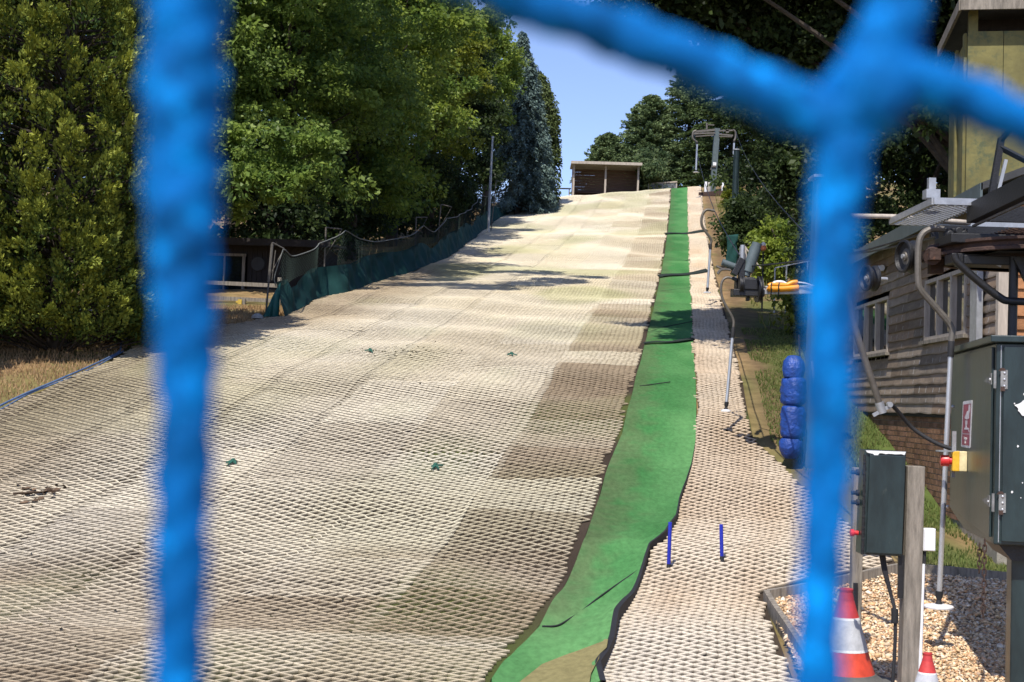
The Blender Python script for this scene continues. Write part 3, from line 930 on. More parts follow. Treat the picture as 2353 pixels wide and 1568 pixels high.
# right-hand wood
broadleaf(at(12.3, 43), 17, 5.0, 41, 'great dark oak filling the right side behind the second pylon', 900, 105, .17, DARK, zlow=.06, clump_r=.6, name='oak_tree')
broadleaf(at(12.6, 56), 15, 4.2, 42, 'dark leafy tree behind the tall green column of the lift', 560, 95, .19, DARK, zlow=.04, clump_r=.6, name='oak_tree')
broadleaf(at(14.8, 73), 14, 4.6, 43, 'dark tree on the bank to the right of the top pylon', 520, 90, .2, DARK, zlow=.04, clump_r=.65, name='oak_tree')
broadleaf(at(15.5, 33), 17, 6.0, 44, 'dark tree directly behind the weatherboard hut', 800, 95, .18, DARK, zlow=.03, clump_r=.65, name='oak_tree')
broadleaf(at(9.4, 29.6), 14.5, 5.2, 45, 'overhanging oak whose boughs reach across the sky at the top right', 2050, 105, .165, DARK, clump_r=.5, name='oak_tree',
          lobes=[(x, y, z, q) for x, y, z, q in [(-4.6, -.6, 8.6, 1.5), (-3.4, .6, 8.0, 1.5), (-2.4, -1, 8.6, 1.9), (-1, .8, 7.6, 1.9), (.4, -.8, 8.2, 2.2), (1.8, .5, 8.0, 2.2), (-6.9, 0, 6.9, .8), (-5.7, -.3, 6.6, .95), (-6.2, .3, 7.7, 1.1), (-4.5, 0, 6.3, 1.0), (-3.1, .2, 6.4, 1.2), (-7.5, .2, 7.6, .7), (-6.6, -2.6, 7.9, 1.0), (-6.0, -3.6, 8.4, 1.0), (-5.0, -2.2, 8.0, 1.1), (-4.2, -3.4, 8.2, 1.2), (-5.2, 1.2, 8.0, 1.3), (-4.6, 2.2, 7.6, 1.3), (-5.8, 2, 8.2, 1.2), (.2, -1.2, 5.0, 1.3), (1.0, -1.3, 6.4, 1.5), (-.6, -1.3, 7.4, 1.3), (-1.7, 0, 6.6, 1.4), (-.3, 0, 6.3, 1.4), (-5.6, .2, 10.4, 1.5), (-4.4, 1, 11, 2.0),
                 (-2.2, -.8, 11.4, 2.4), (0, .6, 12, 2.6), (2.4, -.6, 11, 2.4), (-.8, 1.6, 9.8, 2.2), (3.6, 1, 9, 2.2), (-1.5, 0, 13, 1.8), (1.8, 1.5, 12.6, 2.0)]])
broadleaf(at(22, 58), 16, 6, 46, 'far right background tree beyond the hut roof', 420, 85, .22, DARK, zlow=.02, clump_r=.8, name='oak_tree')
for k, (X, Y, s, pal, lab) in enumerate([(9.0, 53.5, 1.0, DARK, 'dark leafy bush hiding the foot of the steel column'), (13.4, 86, .45, LIME, 'yellow flowering bush beside the top of the lift track'), (10.7, 62, 1.0, DARK, 'dark bramble at the foot of the tall green column'),
                                (8.7, 47, .8, ASH, 'green leafy bush beside the hanging green netting'), (9.3, 40.5, 1.0, DARK, 'low dark bush behind the sheave assembly'),
                                (7.1, 33, .5, LIME, 'tuft of fern below the orange float'), (11.9, 72, .7, LIME, 'yellow green scrub on the bank below the top pylon')]):
    broadleaf(at(X, Y), 2.4 * s, 1.5 * s, 80 + k, lab, 110, 75, .15, pal, zlow=.03, clump_r=.4, cat='bush', name='bush', group='bushes by the lift line')

def blades(name, pts, h, cols, label, seed, spread=.25, kind='stuff', cat='grass', wid=.010):
    r = np.random.default_rng(seed)
    n = len(pts)
    p = np.column_stack([pts, H(pts[:, 0], pts[:, 1]) - .02])
    a = r.uniform(0, 6.28, n)
    hh = h * r.uniform(.5, 1.3, n)
    w = wid * r.uniform(.7, 1.4, n)
    side = np.column_stack([np.cos(a), np.sin(a), 0 * a]) * w[:, None]
    tip = np.column_stack([r.normal(0, spread, n) * hh, r.normal(0, spread, n) * hh, hh])
    V = np.stack([p - side, p + side, p + tip * .6 + side * .6, p + tip], 1).reshape(-1, 3)
    F = np.arange(4 * n).reshape(n, 4)
    m = r.random((n, 1))
    C = np.array(cols[0]) * (1 - m) + np.array(cols[1]) * m
    o = mesh_np(name, V, F, np.repeat(C, 4, 0), 'grass')
    return tag(o, label, cat, kind=kind)

def scatter(n, x0, x1, y0, y1, keep, seed):
    r = np.random.default_rng(seed)
    p = np.column_stack([r.uniform(x0, x1, n), r.uniform(y0, y1, n)])
    return p[keep(p)]

blades('lawn', scatter(60000, 3.2, 8.5, 15.0, 34, lambda p: (p[:, 0] > trx(p[:, 1]) + .25) & (vnoise(p[:, 0] * .9, p[:, 1] * .9, 1) > .3) & ((p[:, 1] > 15.6)), 1), .05,
       ((.075, .115, .025), (.18, .19, .06)), 'short green grass on the bank right of the lift track', 2)
blades('dry_grass', scatter(60000, -14, -4.5, 18, 36, lambda p: p[:, 0] < lex(p[:, 1]) - .1, 3), .07, ((.32, .20, .10), (.46, .31, .16)), 'short dry brown grass left of the matting', 4)
blades('dead_weeds', scatter(9000, -7, 1, 46, 80, lambda p: (p[:, 0] < lex(p[:, 1]) - .5) & (p[:, 0] > lex(p[:, 1]) - 1.6) & (vnoise(p[:, 0] * 1.5, p[:, 1] * .8, 5) > .5), 5), .95,
       ((.16, .12, .06), (.26, .21, .11)), 'tall dead weeds behind the netting fence', 6, spread=.2, wid=.014)
blades('bank_scrub', scatter(16000, 5, 14, 34, 95, lambda p: (p[:, 0] > trx(p[:, 1]) + .8) & (vnoise(p[:, 0] * .8, p[:, 1] * .8, 9) > .45), 7), .35,
       ((.10, .13, .03), (.24, .2, .07)), 'rough scrubby grass on the bank beside the upper track', 8, wid=.016)


# ------------------------------------------------------------------ netting fence along the left edge
fence_px = [(652, 731), (695, 709), (743, 684), (791, 676), (871, 648), (951, 625), (1015, 600), (1063, 569), (1127, 517), (1184, 474)]
fb = sorted([G(*p) for p in fence_px], key=lambda v: v.y)
fy0, fy1 = fb[0].y, fb[-1].y
fxy = lambda y: float(np.interp(y, [v.y for v in fb], [v.x for v in fb])) - .06
fen = thing('netting_fence', fb[0], 'netting fence with a teal tarpaulin skirt along the left edge of the slope', 'fence')
fys = np.arange(fy0 + .02, fy1, .12)
rows = []
for y in fys:
    x = fxy(y)
    row = []
    for k in range(9):
        t = k / 8
        hgt = .80 + .05 * math.sin(y * .9) - .28 * max(0, math.sin(y * .37 + 1)) ** 6
        if y < fy0 + 1.4:
            hgt = .80
        w = (.045 * math.sin(y * 5.1 + 3 * t) + .04 * math.sin(y * 2.3 - 4 * t) + .02 * math.sin(y * 11)) * (.3 + .7 * math.sin(math.pi * t))
        xx = x - .16 * t + w + .07 * (1 - t) ** 3
        row.append(Vector((xx, y, h1(x, y) + .02 + hgt * t)))
    rows.append(row)
mb = MB(); mb.sheet(rows)
o = obj('tarpaulin', mb, 'skirt', fen, angle=80)
# near end flap, turned towards the camera
x0, y0 = fxy(fy0), fy0
rows = []
for k in range(13):
    u = k / 12
    a = Vector((x0 - .05 - .42 * u, y0 - .02 + .05 * math.sin(u * 13) - .08 * u, 0))
    hh = .80 * (1 - u) ** .75 + .02
    row = []
    for q in range(7):
        t = q / 6
        row.append(Vector((a.x + .10 * t * u, a.y + .035 * math.sin(u * 16 + 2 * t), h1(a.x, a.y) + .02 + hh * t)))
    rows.append(row)
mb = MB(); mb.sheet(rows)
o = obj('end_flap', mb, 'tarp', fen, angle=80)
# posts with little arms
posts = []
for pxt, pyt, pxb, pyb, ax_, ay_, dd in [(626, 558, 610, 726, 653, 572, fy0 + .15), (749, 523, 744, 640, 786, 527, 39.5), (956, 500, 954, 580, 982, 500, 50.5), (1013, 470, 1005, 540, 1038, 476, 55.5), (1140, 416, 1129, 487, 1156, 419, 73.5)]:
    bx = ray(pxb, pyb).x * dd
    bot = Vector((bx, dd, h1(bx, dd) - .05))
    top = P(pxt, pyt, dd)
    arm = P(ax_, ay_, dd + .2)
    mb = MB()
    r = .024 if dd < 45 else .026
    mb.tube([bot, top], r, 8)
    mb.tube([top, arm], r * .8, 6)
    mb.tube([bot * .45 + top * .55, arm], r * .45, 5)
    if dd < 36:
        mb.tube([bot * .52 + top * .48, bot * .02 + top * .98], r * 1.5, 8)
        mb.tube([bot * .5 + top * .5 + Vector((.07, 0, 0)), bot * .1 + top * .9 + Vector((.09, 0, 0))], .012, 5)
    obj('post', mb, 'oldsteel', fen)
    posts.append((dd, top, arm))
# netting between the posts
def top_h(y):
    ds = [p[0] for p in posts] + [fy1]
    hs = [1.62, 1.75, 1.45, 1.6, 2.0, 2.0]
    base = float(np.interp(y, ds, hs))
    for a, b in zip(ds[:-1], ds[1:]):
        if a <= y <= b:
            t = (y - a) / (b - a)
            base -= .38 * 4 * t * (1 - t) * min(1, (b - a) / 5)
    return base
cell = .105
Vn, Fn = [], []
ny = int((fy1 - fy0) / cell)
def netp(j, i):
    y = fy0 + j * cell
    H0, H1 = .72, top_h(y)
    k = (H1 - H0) / 12
    z = H0 + i * k
    x = fxy(y) - .16 + .10 * (z - .7) + .05 * math.sin(y * 1.7 + z)
    return (x, y + .02 * math.sin(z * 9), h1(fxy(y), y) + z)
for j in range(ny - 1):
    for i in range(0, 12):
        if (i + j) % 2 == 0:
            segs = [((j, i), (j + 1, i + 1)), ((j + 1, i), (j, i + 1))] if False else [((j, i), (j + 1, i + 1))]
        else:
            segs = [((j + 1, i), (j, i + 1))]
        for a, b in segs:
            p, q = np.array(netp(*a)), np.array(netp(*b))
            w = .0045
            o = len(Vn)
            Vn += [p + [0, 0, w], p - [0, 0, w], q - [0, 0, w], q + [0, 0, w], p + [w, -w, 0], p - [w, -w, 0], q - [w, -w, 0], q + [w, -w, 0]]
            Fn += [(o, o + 1, o + 2, o + 3), (o + 4, o + 5, o + 6, o + 7)]
mesh_np('netting', np.array(Vn), np.array(Fn), np.ones((len(Vn), 3)), 'meshnet', fen)
mb = MB()
mb.tube([Vector(netp(j, 12)) for j in range(0, ny, 3)], .016, 6)
mb.tube(spline([Vector(netp(0, 12)), Vector(netp(0, 8)) + Vector((-.05, 0, 0)), Vector(netp(0, 3)) + Vector((-.10, 0, 0)), Vector(netp(1, 0)) + Vector((-.05, 0, 0))], 5), .013, 5)
obj('rope', mb, 'rope', fen)

pt, pb = P(1132, 318, 72.5), P(1123, 493, 72.5)
mb = MB(); mb.tube([Vector((pb.x, pb.y, h1(pb.x, pb.y) - .1)), pb * .5 + pt * .5, pt], [.07, .065, .045], 10)
mb.tube([pt, pt + Vector((0, 0, .1))], .07, 8)
t = thing('tall_pole', Vector((pb.x, pb.y, h1(pb.x, pb.y))), 'tall thin grey steel pole standing behind the upper netting fence', 'pole')
obj('pole', mb, 'galv', t)

# ------------------------------------------------------------------ dark hut with clock, left
hd = 40.0
xl, xr = ray(296, 640).x * hd, ray(742, 640).x * hd
zb = h1(ray(600, 700).x * hd, hd) - .1
ztop = P(600, 560, hd).z
hut = thing('clock_hut', ((xl + xr) / 2, hd, zb), 'dark timber hut with a wall clock and white framed window under the trees', 'hut')
wx0, wx1 = ray(470, 640).x * hd, ray(560, 640).x * hd
wz0, wz1 = P(500, 668, hd).z, P(500, 588, hd).z
mb = MB()
# front wall built around the window opening from upright boards
bw = .14
x = xl
while x < xr:
    x2 = min(x + bw, xr)
    spans = [(zb, ztop)] if (x2 < wx0 or x > wx1) else [(zb, wz0), (wz1, ztop)]
    for a, b in spans:
        mb.box(((x + x2) / 2, hd + .02 + .006 * (int(x / bw) % 2), (a + b) / 2), (bw - .006, .03, b - a))
    x = x2
mb.box(((xl + xr) / 2, hd + 3.0, (zb + ztop) / 2), (xr - xl, .05, ztop - zb))
mb.box((xl, hd + 1.5, (zb + ztop) / 2), (.05, 2.9, ztop - zb))
mb.box((xr, hd + 1.5, (zb + ztop) / 2), (.05, 2.9, ztop - zb))
obj('wall', mb, 'dark_timber', hut, smooth=False)
mb = MB()
R_ = Matrix.Rotation(math.radians(5), 3, 'X')
mb.box(((xl + xr) / 2, hd + 1.35, ztop + .12), (xr - xl + .5, 3.9, .07), R_)
mb.box(((xl + xr) / 2, hd - .58, ztop - .02), (xr - xl + .5, .03, .2))
obj('roof', mb, 'dark_timber', hut, smooth=False)
wn = MB()
for a, b, c, d in ((wx0 - .05, wx1 + .05, wz0 - .10, wz0), (wx0 - .05, wx1 + .05, wz1, wz1 + .07), (wx0 - .05, wx0 + .03, wz0, wz1), (wx1 - .05, wx1 + .03, wz0, wz1), ((wx0 + wx1) / 2 - .02, (wx0 + wx1) / 2 + .02, wz0, wz1)):
    wn.box(((a + b) / 2, hd - .02, (c + d) / 2), (b - a, .09, d - c))
wo = obj('window', wn, 'wood', hut, smooth=False)
mb = MB(); mb.box(((wx0 + wx1) / 2, hd + .02, (wz0 + wz1) / 2), (wx1 - wx0, .01, wz1 - wz0))
obj('pane', mb, 'glass', wo, smooth=False)
cc = P(593, 607, hd - .03)
ck = thing('wall_clock', cc, 'round grey wall clock hanging on the dark hut wall', 'clock')
mb = MB(); mb.col = (.32, .32, .31); mb.lathe(cc + Vector((0, .02, 0)), [(.001, 0), (.185, 0), (.185, .03), (.175, .045), (.001, .045)], (0, -1, 0), 32)
obj('dial', mb, 'vc', ck)
mb = MB(); mb.col = (.03, .03, .03)
mb.lathe(cc + Vector((0, .02, 0)), [(.182, 0), (.196, 0), (.196, .055), (.182, .055)], (0, -1, 0), 32)
obj('rim', mb, 'vc', ck)
mb = MB(); mb.col = (.02, .02, .02)
mb.beam(cc + Vector((.005, -.032, -.14)), cc + Vector((0, -.032, .03)), .014, .004)
obj('minute_hand', mb, 'vc', ck)
mb = MB(); mb.col = (.02, .02, .02)
mb.beam(cc + Vector((-.03, -.036, .095)), cc + Vector((0, -.036, -.02)), .018, .004)
obj('hour_hand', mb, 'vc', ck)
# signboard left of the hut, seen beside the cord
q0 = P(334, 616, 38.6)
t = thing('notice_board', Vector((q0.x + .4, 38.6, h1(q0.x, 38.6))), 'low white board on two stakes left of the dark hut', 'sign')
mb = MB(); mb.box((q0.x + .42, 38.6, q0.z - .07), (.85, .03, .15)); obj('board', mb, 'white', t, smooth=False)
for k in (.1, .74):
    mb = MB(); mb.beam((q0.x + k, 38.64, h1(q0.x, 38.6)), (q0.x + k, 38.64, q0.z), .06, .04); obj('stake', mb, 'wood', t, smooth=False)

# post and rail fence in front of the hut
rf = 36.3
t = thing('rail_fence', G(558, 735), 'weathered two rail timber fence in front of the clock hut', 'fence')
for k, ((a0, a1), (b0, b1)) in enumerate([((300, 641), (640, 657)), ((300, 676), (640, 692))]):
    mb = MB(); mb.beam(P(a0, a1, rf + .1), P(b0, b1, rf + .1), .04, .10, (0, 1, 0)); obj('rail', mb, 'wood', t, smooth=False)
for px in (300, 430, 559, 640):
    xx = ray(px, 700).x * rf
    zt = P(px, 688 if px == 559 else 640, rf).z
    mb = MB(); mb.beam((xx, rf, h1(xx, rf) - .1), (xx + .01, rf, zt + .02), .10, .10); obj('post', mb, 'wood', t, smooth=False)
c = P(551, 694, rf - .07)
mb = MB(); mb.col = (.55, .38, .06); mb.box(c, (.10, .04, .13)); mb.box(c + Vector((-.07, 0, .0)), (.06, .03, .05))
tag(obj('marker_tag', mb, 'vc', smooth=False), 'yellow plastic tag fixed to the short fence post', 'tag')
g = G(592, 733)
mb = MB(); mb.lathe(g + Vector((0, 0, -.03)), [(.05, 0), (.17, .03), (.15, .1), (.06, .15)], n=9, sq=lambda a, z: 1 + .25 * math.sin(2 * a) + .1 * math.sin(5 * a))
tag(obj('pale_stone', mb, 'concrete'), 'pale yellow stone on the grass by the first netting post', 'stone')
# kerb of the path on the left
mb = MB()
mb.sheet([[Vector((x, 33.4 + .1 * math.sin(x), h1(x, 33.4) + .02)) for x in np.arange(-13, -7.3, .4)], [Vector((x, 34.6 + .1 * math.sin(x), h1(x, 34.6) + .02)) for x in np.arange(-13, -7.3, .4)]])
tag(obj('path', mb, 'concrete'), kind='structure')

# ------------------------------------------------------------------ open shelter at the top
sy = 101.6
x0, x1 = ray(1315, 440).x * sy, ray(1467, 440).x * sy
zt0 = P(1390, 383, sy).z
zb0 = min(h1(x0, sy), h1(x1, sy)) - .15
xm = ray(1390, 440).x * sy
sh = thing('open_shelter', ((x0 + x1) / 2, sy, zb0), 'open fronted brown timber shelter at the top of the slope', 'shelter')
mb = MB()
nb = 11
for k in range(nb):
    z = zb0 + (k + .5) * (zt0 - zb0) / nb
    mb.box(((x0 + x1) / 2, sy + 1.5 + .012 * (k % 2), z), (x1 - x0, .03, (zt0 - zb0) / nb - .012))
    for xx in (x0, x1):
        mb.box((xx + (.02 if xx == x0 else -.02), sy + .78, z), (.03, 1.4, (zt0 - zb0) / nb - .012))
obj('wall', mb, 'shed_board', sh, smooth=False)
mb = MB()
mb.box(((x0 + x1) / 2, sy + .62, zt0 + .12), (x1 - x0 + .3, 2.5, .10), Matrix.Rotation(math.radians(-2), 3, 'X'))
obj('roof', mb, 'concrete', sh, smooth=False)
mb = MB(); mb.box(((x0 + x1) / 2, sy - .66, zt0 + .14), (x1 - x0 + .34, .04, .2)); obj('fascia', mb, 'frame', sh, smooth=False)
for xx in (x0 + .06, xm, x1 - .06):
    mb = MB(); mb.beam((xx, sy, h1(xx, sy) - .2), (xx + .03, sy, zt0 + .08), .13, .13); obj('post', mb, 'frame', sh, smooth=False)
mb = MB(); mb.box(((x0 + x1) / 2, sy + 1.25, zb0 + .62), (x1 - x0 - .2, .4, .05)); obj('bench', mb, 'shed_board', sh, smooth=False)
# rails at the top
a, b = P(1490, 423, 102.3), P(1556, 418, 102.3)
t = thing('top_railing', Vector((a.x, a.y, h1(a.x, a.y))), 'pale timber railing with chain link on the crest left of the runner', 'railing')
mb = MB(); mb.beam(a, b, .08, .10, (0, 1, 0)); obj('rail', mb, 'frame', t, smooth=False)
mb = MB()
for k in range(26):
    f = k / 26
    for s in (-1, 1):
        p = a.lerp(b, f)
        q = a.lerp(b, min(1, max(0, f + s * .28)))
        mb.beam(p, Vector((q.x, q.y, q.z - .6)), .012, .012, (0, 1, 0))
obj('chain_link', mb, 'galv', t, smooth=False)
for f in (0.02, .5, .98):
    p = a.lerp(b, f)
    mb = MB(); mb.beam((p.x, p.y + .06, h1(p.x, p.y) - .1), p + Vector((0, .06, .02)), .09, .09); obj('post', mb, 'frame', t, smooth=False)
a, b = P(1236, 433, 104), P(1312, 434, 104)
t = thing('crest_rail', Vector((a.x, a.y, h1(a.x, a.y))), 'thin dark rail against the sky between the spruce and the shelter', 'railing')
mb = MB(); mb.beam(a, b, .05, .10, (0, 1, 0)); obj('rail', mb, 'dark_timber', t, smooth=False)
for f in (.05, .5, .95):
    p = a.lerp(b, f)
    mb = MB(); mb.beam((p.x, p.y + .05, h1(p.x, p.y) - .1), p + Vector((0, .05, 0)), .07, .07); obj('post', mb, 'wood', t, smooth=False)
c = P(1245, 446, 101)
mb = MB()
mb.col = (.12, .09, .06)
mb.box((c.x, 101, h1(c.x, 101) + .22), (.8, .6, .4)); mb.col = (.42, .36, .24)
mb.box((c.x, 101, h1(c.x, 101) + .45), (.9, .7, .06), Matrix.Rotation(.12, 3, 'Y'))
tag(obj('wooden_box', mb, 'vcrough', smooth=False), 'small wooden box on the crest below the spruce', 'box')

# ------------------------------------------------------------------ drag lift: hangers, cable, pylons
def hanger(rodpx, p0, p1, d, disc_r, label, rod_w, tube_r):
    g = P(*p1, d)
    t = thing('drag_hanger', g, label, 'lift hanger', 'drag lift hangers')
    mb = MB()
    pts = spline([P(*p, d) for p in rodpx], 6)
    for i in range(len(pts) - 1):
        pass
    mb.tube(pts, rod_w, 8)
    obj('hook', mb, 'oldsteel', t)
    a, b = P(*p0, d), P(*p1, d)
    ax = (b - a).normalized()
    L = (b - a).length
    mb = MB(); mb.tube([a + ax * .10, b - ax * .08], tube_r, 12); obj('tube', mb, 'silver', t)
    mb = MB(); mb.tube([a - ax * .04, a, a + ax * .14], [tube_r * .6, tube_r * 1.25, tube_r * 1.25], 12); obj('collar', mb, 'rubber', t)
    mb = MB(); mb.lathe(b - ax * .13, [(tube_r * 1.3, 0), (tube_r * 1.3, .05), (tube_r * .8, .08), (tube_r * 1.4, .12)], ax, 12); obj('foot', mb, 'rubber', t)
    mb = MB(); mb.lathe(b - ax * .015, [(.02, 0), (disc_r * .55, .002), (disc_r * .95, .012), (disc_r, .022), (disc_r * .98, .036), (.02, .036)], (0, 0, -1), 32)
    obj('seat_disc', mb, 'white_plastic', t)
    return t

hanger([(2170, 527), (2142, 526), (2120, 538), (2111, 566), (2110, 640), (2117, 668), (2150, 706), (2186, 751), (2186, 785)], (2186, 785), (2157, 1392), 12.7, .132,
       'nearest hanger with a bright silver tube and white disc over the gravel', .030, .024)
hanger([(1692, 643), (1670, 638), (1658, 652), (1660, 686), (1684, 732), (1685, 756)], (1685, 756), (1668, 943), 21.8, .075, 'middle hanger dangling low over the sunny part of the lift track', .020, .026)
hanger([(1642, 485), (1623, 483), (1613, 498), (1614, 521), (1633, 549), (1633, 562)], (1633, 562), (1625, 672), 39, .11, 'hanger farther up, hooked beside the brown bank', .038, .034)
hanger([(1600, 300), (1593, 304), (1592, 318), (1602, 327)], (1602, 327), (1599, 396), 92, .2, 'farthest hanger on the left arm of the top pylon', .06, .055)
hanger([(1684, 298), (1690, 304), (1690, 316), (1687, 324)], (1687, 324), (1684, 386), 92, .2, 'hanger on the right arm of the top pylon', .06, .055)
def sag(a, b, k, n=10):
    return [a.lerp(b, i / n) - Vector((0, 0, k * 4 * (i / n) * (1 - i / n))) for i in range(n + 1)]
cab = [P(2120, 538, 13.0)] + sag(P(1985, 577, 15.2), P(1722, 612, 20.3), .02) + sag(P(1716, 612, 20.4), P(1642, 485, 39), .05)[1:] + sag(P(1642, 485, 39), P(1596, 312, 93), .4)[1:]
mb = MB(); mb.tube(cab, .011, 6); tag(obj('haul_cable', mb, 'black'), 'thin steel haul cable of the drag lift running up the slope', 'cable')
cab = sag(P(2150, 545, 13.6), P(1905, 590, 20.4), .03) + sag(P(1905, 590, 20.4), P(1690, 300, 93), .6)[1:]
mb = MB(); mb.tube(cab, .011, 6); tag(obj('return_cable', mb, 'black'), 'thin return cable passing above the weatherboard hut', 'cable')

# top pylon
py = 95.0
b0, t0 = P(1637, 425, py), P(1648, 296, py)
pyl = thing('lift_pylon', Vector((b0.x, py, h1(b0.x, py))), 'top lift pylon with two crossarms standing on the crest', 'pylon', 'drag lift pylons')
mb = MB(); mb.beam(Vector((b0.x, py, h1(b0.x, py) - .2)), t0, .36, .36); obj('column', mb, 'greysteel', pyl, smooth=False)
def arm_set(pts, name='crossarm'):
    mb = MB()
    for (ax_, ay_), (bx_, by_), h in pts:
        mb.beam(P(ax_, ay_, py - .2), P(bx_, by_, py - .2), .12, h, (0, 1, 0))
    obj(name, mb, 'oldsteel', pyl, smooth=False)
arm_set([((1643, 299), (1596, 303), .14), ((1643, 306), (1590, 308), .10), ((1640, 311), (1598, 314), .07), ((1624, 299), (1624, 283), .10), ((1624, 287), (1641, 288), .06)])
arm_set([((1652, 301), (1684, 300), .10), ((1652, 309), (1684, 312), .10), ((1652, 314), (1682, 315), .06), ((1670, 298), (1672, 306), .2)])
mb = MB(); mb.box(P(1642, 377, py - .25), (.22, .05, .22)); obj('white_plate', mb, 'white', pyl, smooth=False)
mb = MB(); mb.beam(P(1636, 392, py + .3), P(1642, 380, py + .3), .3, .1); mb.box(P(1640, 383, py - .22), (.3, .1, .1)); obj('bracket', mb, 'oldsteel', pyl, smooth=False)
for px_, py_, s, m_, lab in ((1622, 412, .16, 'white_plastic', 'white drum at the foot of the top pylon'), (1630, 420, .18, 'concrete', 'grey block at the foot of the top pylon'), (1661, 424, .14, 'white_plastic', 'small white box right of the top pylon')):
    c = P(px_, py_, 94.2)
    mb = MB(); mb.lathe(Vector((c.x, c.y, h1(c.x, c.y) - .05)), [(s * .5, 0), (s * .6, .05), (s * .6, .35 + max(0, c.z - h1(c.x, c.y)) * .6), (s * .45, .42 + max(0, c.z - h1(c.x, c.y)) * .6)], n=14)
    tag(obj('equipment_drum', mb, m_), lab, 'equipment', 'equipment by the top pylon')
a, b = P(1606, 428, 94), P(1664, 431, 94)
mb = MB(); mb.beam(Vector((a.x, 94, h1(a.x, 94) + .1)), Vector((b.x, 94, h1(b.x, 94) + .12)), .12, .3, (0, 1, 0))
tag(obj('timber_sleeper', mb, 'rust', smooth=False), 'dark brown timber sleeper at the head of the bank', 'sleeper')
# steel column on the bank
cy = 56.0
a, b = P(1687, 520, cy), P(1693, 346, cy)
t = thing('steel_column', Vector((a.x, cy, h1(a.x, cy))), 'tall dark green steel column half hidden by leaves on the bank', 'column')
mb = MB(); mb.tube([Vector((a.x - .02, cy, h1(a.x, cy) - .1)), b], .125, 12); obj('shaft', mb, 'green_paint', t)
mb = MB(); mb.lathe(b, [(.15, 0), (.15, .04), (.1, .06)], n=12); obj('cap', mb, 'galv', t)
# hanging green netting roll
cy = 44.0
mb = MB()
rows = []
for k in range(15):
    f = k / 14
    c0 = P(1683 - 2 * f, 540 + 75 * f, cy)
    rows.append([c0 + Vector((q * .085 + .02 * math.sin(f * 9 + q), .03 * math.sin(q * 2 + f * 14), .02 * math.sin(f * 20 + q))) for q in (-2, -1, 0, 1, 2)])
mb.sheet(rows)
t = thing('net_roll', Vector((ray(1682, 620).x * cy, cy, h1(ray(1682, 620).x * cy, cy))), 'strip of green netting hanging on poles by the track', 'netting')
o = obj('netting', mb, 'skirt', t); o.modifiers.new('thick', 'SOLIDIFY').thickness = .02
for px in (1691, 1700):
    mb = MB(); xx = ray(px, 600).x * cy; mb.tube([(xx, cy + .05, h1(xx, cy)), P(px + 2, 590 if px < 1695 else 568, cy + .05)], .035, 8); obj('pole', mb, 'galv', t)

# near tower with pads, crossarm and sheave assembly
ty = 20.6
base = P(1868, 1080, ty)
tb = Vector((base.x, ty, h1(base.x, ty)))
tow = thing('lift_tower', tb, 'near lift tower with grey crossarm, mostly behind the blurred cord', 'tower', 'drag lift pylons')
tt = P(1896, 414, ty)
mb = MB(); mb.beam(tb - Vector((0, 0, .2)), tt, .30, .30); obj('column', mb, 'greysteel', tow, smooth=False, bevel=.01)
mb = MB(); mb.box(tt + Vector((0, 0, .03)), (.42, .42, .04)); obj('cap_plate', mb, 'galv', tow, smooth=False)
mb = MB(); mb.beam(P(1740, 668, ty - .1), P(1880, 666, ty - .1), .10, .12, (0, 1, 0)); obj('crossarm', mb, 'galv', tow, smooth=False, bevel=.006)
mb = MB()
for dx in (.0, .09):
    mb.beam(P(1866 + dx * 150, 830, ty - .28), P(1882 + dx * 150, 1000, ty - .28), .03, .015)
obj('guide_strip', mb, 'galv', tow, smooth=False)
mb = MB(); mb.tube([P(1836, 770, ty - .2), P(1839, 860, ty - .2), Vector((P(1844, 1100, ty - .2).x, ty - .2, h1(P(1844, 1100, ty).x, ty)))], .012, 6); obj('conduit', mb, 'rubber', tow)
# pads: four lashed vinyl sacks
for (pya, pyb), cx_, kind, lab in [((1007, 1054), 1815, 'b', 'lowest blue vinyl pad, crumpled on the ground against the tower'), ((931, 1009), 1820, 'm', 'second blue vinyl pad up from the ground on the tower'),
                               ((866, 933), 1823, 'm', 'second blue vinyl pad from the top of the tower stack'), ((818, 870), 1822, 't', 'topmost blue pad with a puckered tied end')]:
    a, b = P(cx_, pyb, ty - .25), P(cx_ + 2, pya, ty - .25)
    hh = (b - a).length
    r = .17
    prof = [(.05, 0), (r * .8, .01)] + [(r * (.98 + .07 * math.sin(math.pi * f)), hh * f) for f in np.linspace(.1, .9, 9)] + [(r * .84, hh * .97), (.05, hh)]
    if kind == 'b':
        prof = [(.05, 0), (r * .5, .0), (r * .75, hh * .2), (r * .95, hh * .4), (r * 1.0, hh * .6), (r * .98, hh * .8), (r * .86, hh * .97), (.05, hh)]
    if kind == 't':
        prof = [(.05, 0), (r * .85, .02), (r * .98, hh * .4), (r * .85, hh * .75), (r * .5, hh * .98), (.04, hh * 1.02), (.03, hh * .93)]
    mb = MB(); mb.lathe(a, prof, (b - a), 28, sq=lambda q, z: 1 + .035 * math.sin(7 * q + 9 * z + hh * 40) + .05 * math.sin(3 * q + 2 + hh * 30) + .03 * math.sin(13 * q - 26 * z) + .03 * math.sin(45 * z + 2 * q))
    o = obj('crash_pad', mb, 'blue_vinyl', angle=60)
    tag(o, lab, 'crash pad', 'blue crash pads lashed to the tower')
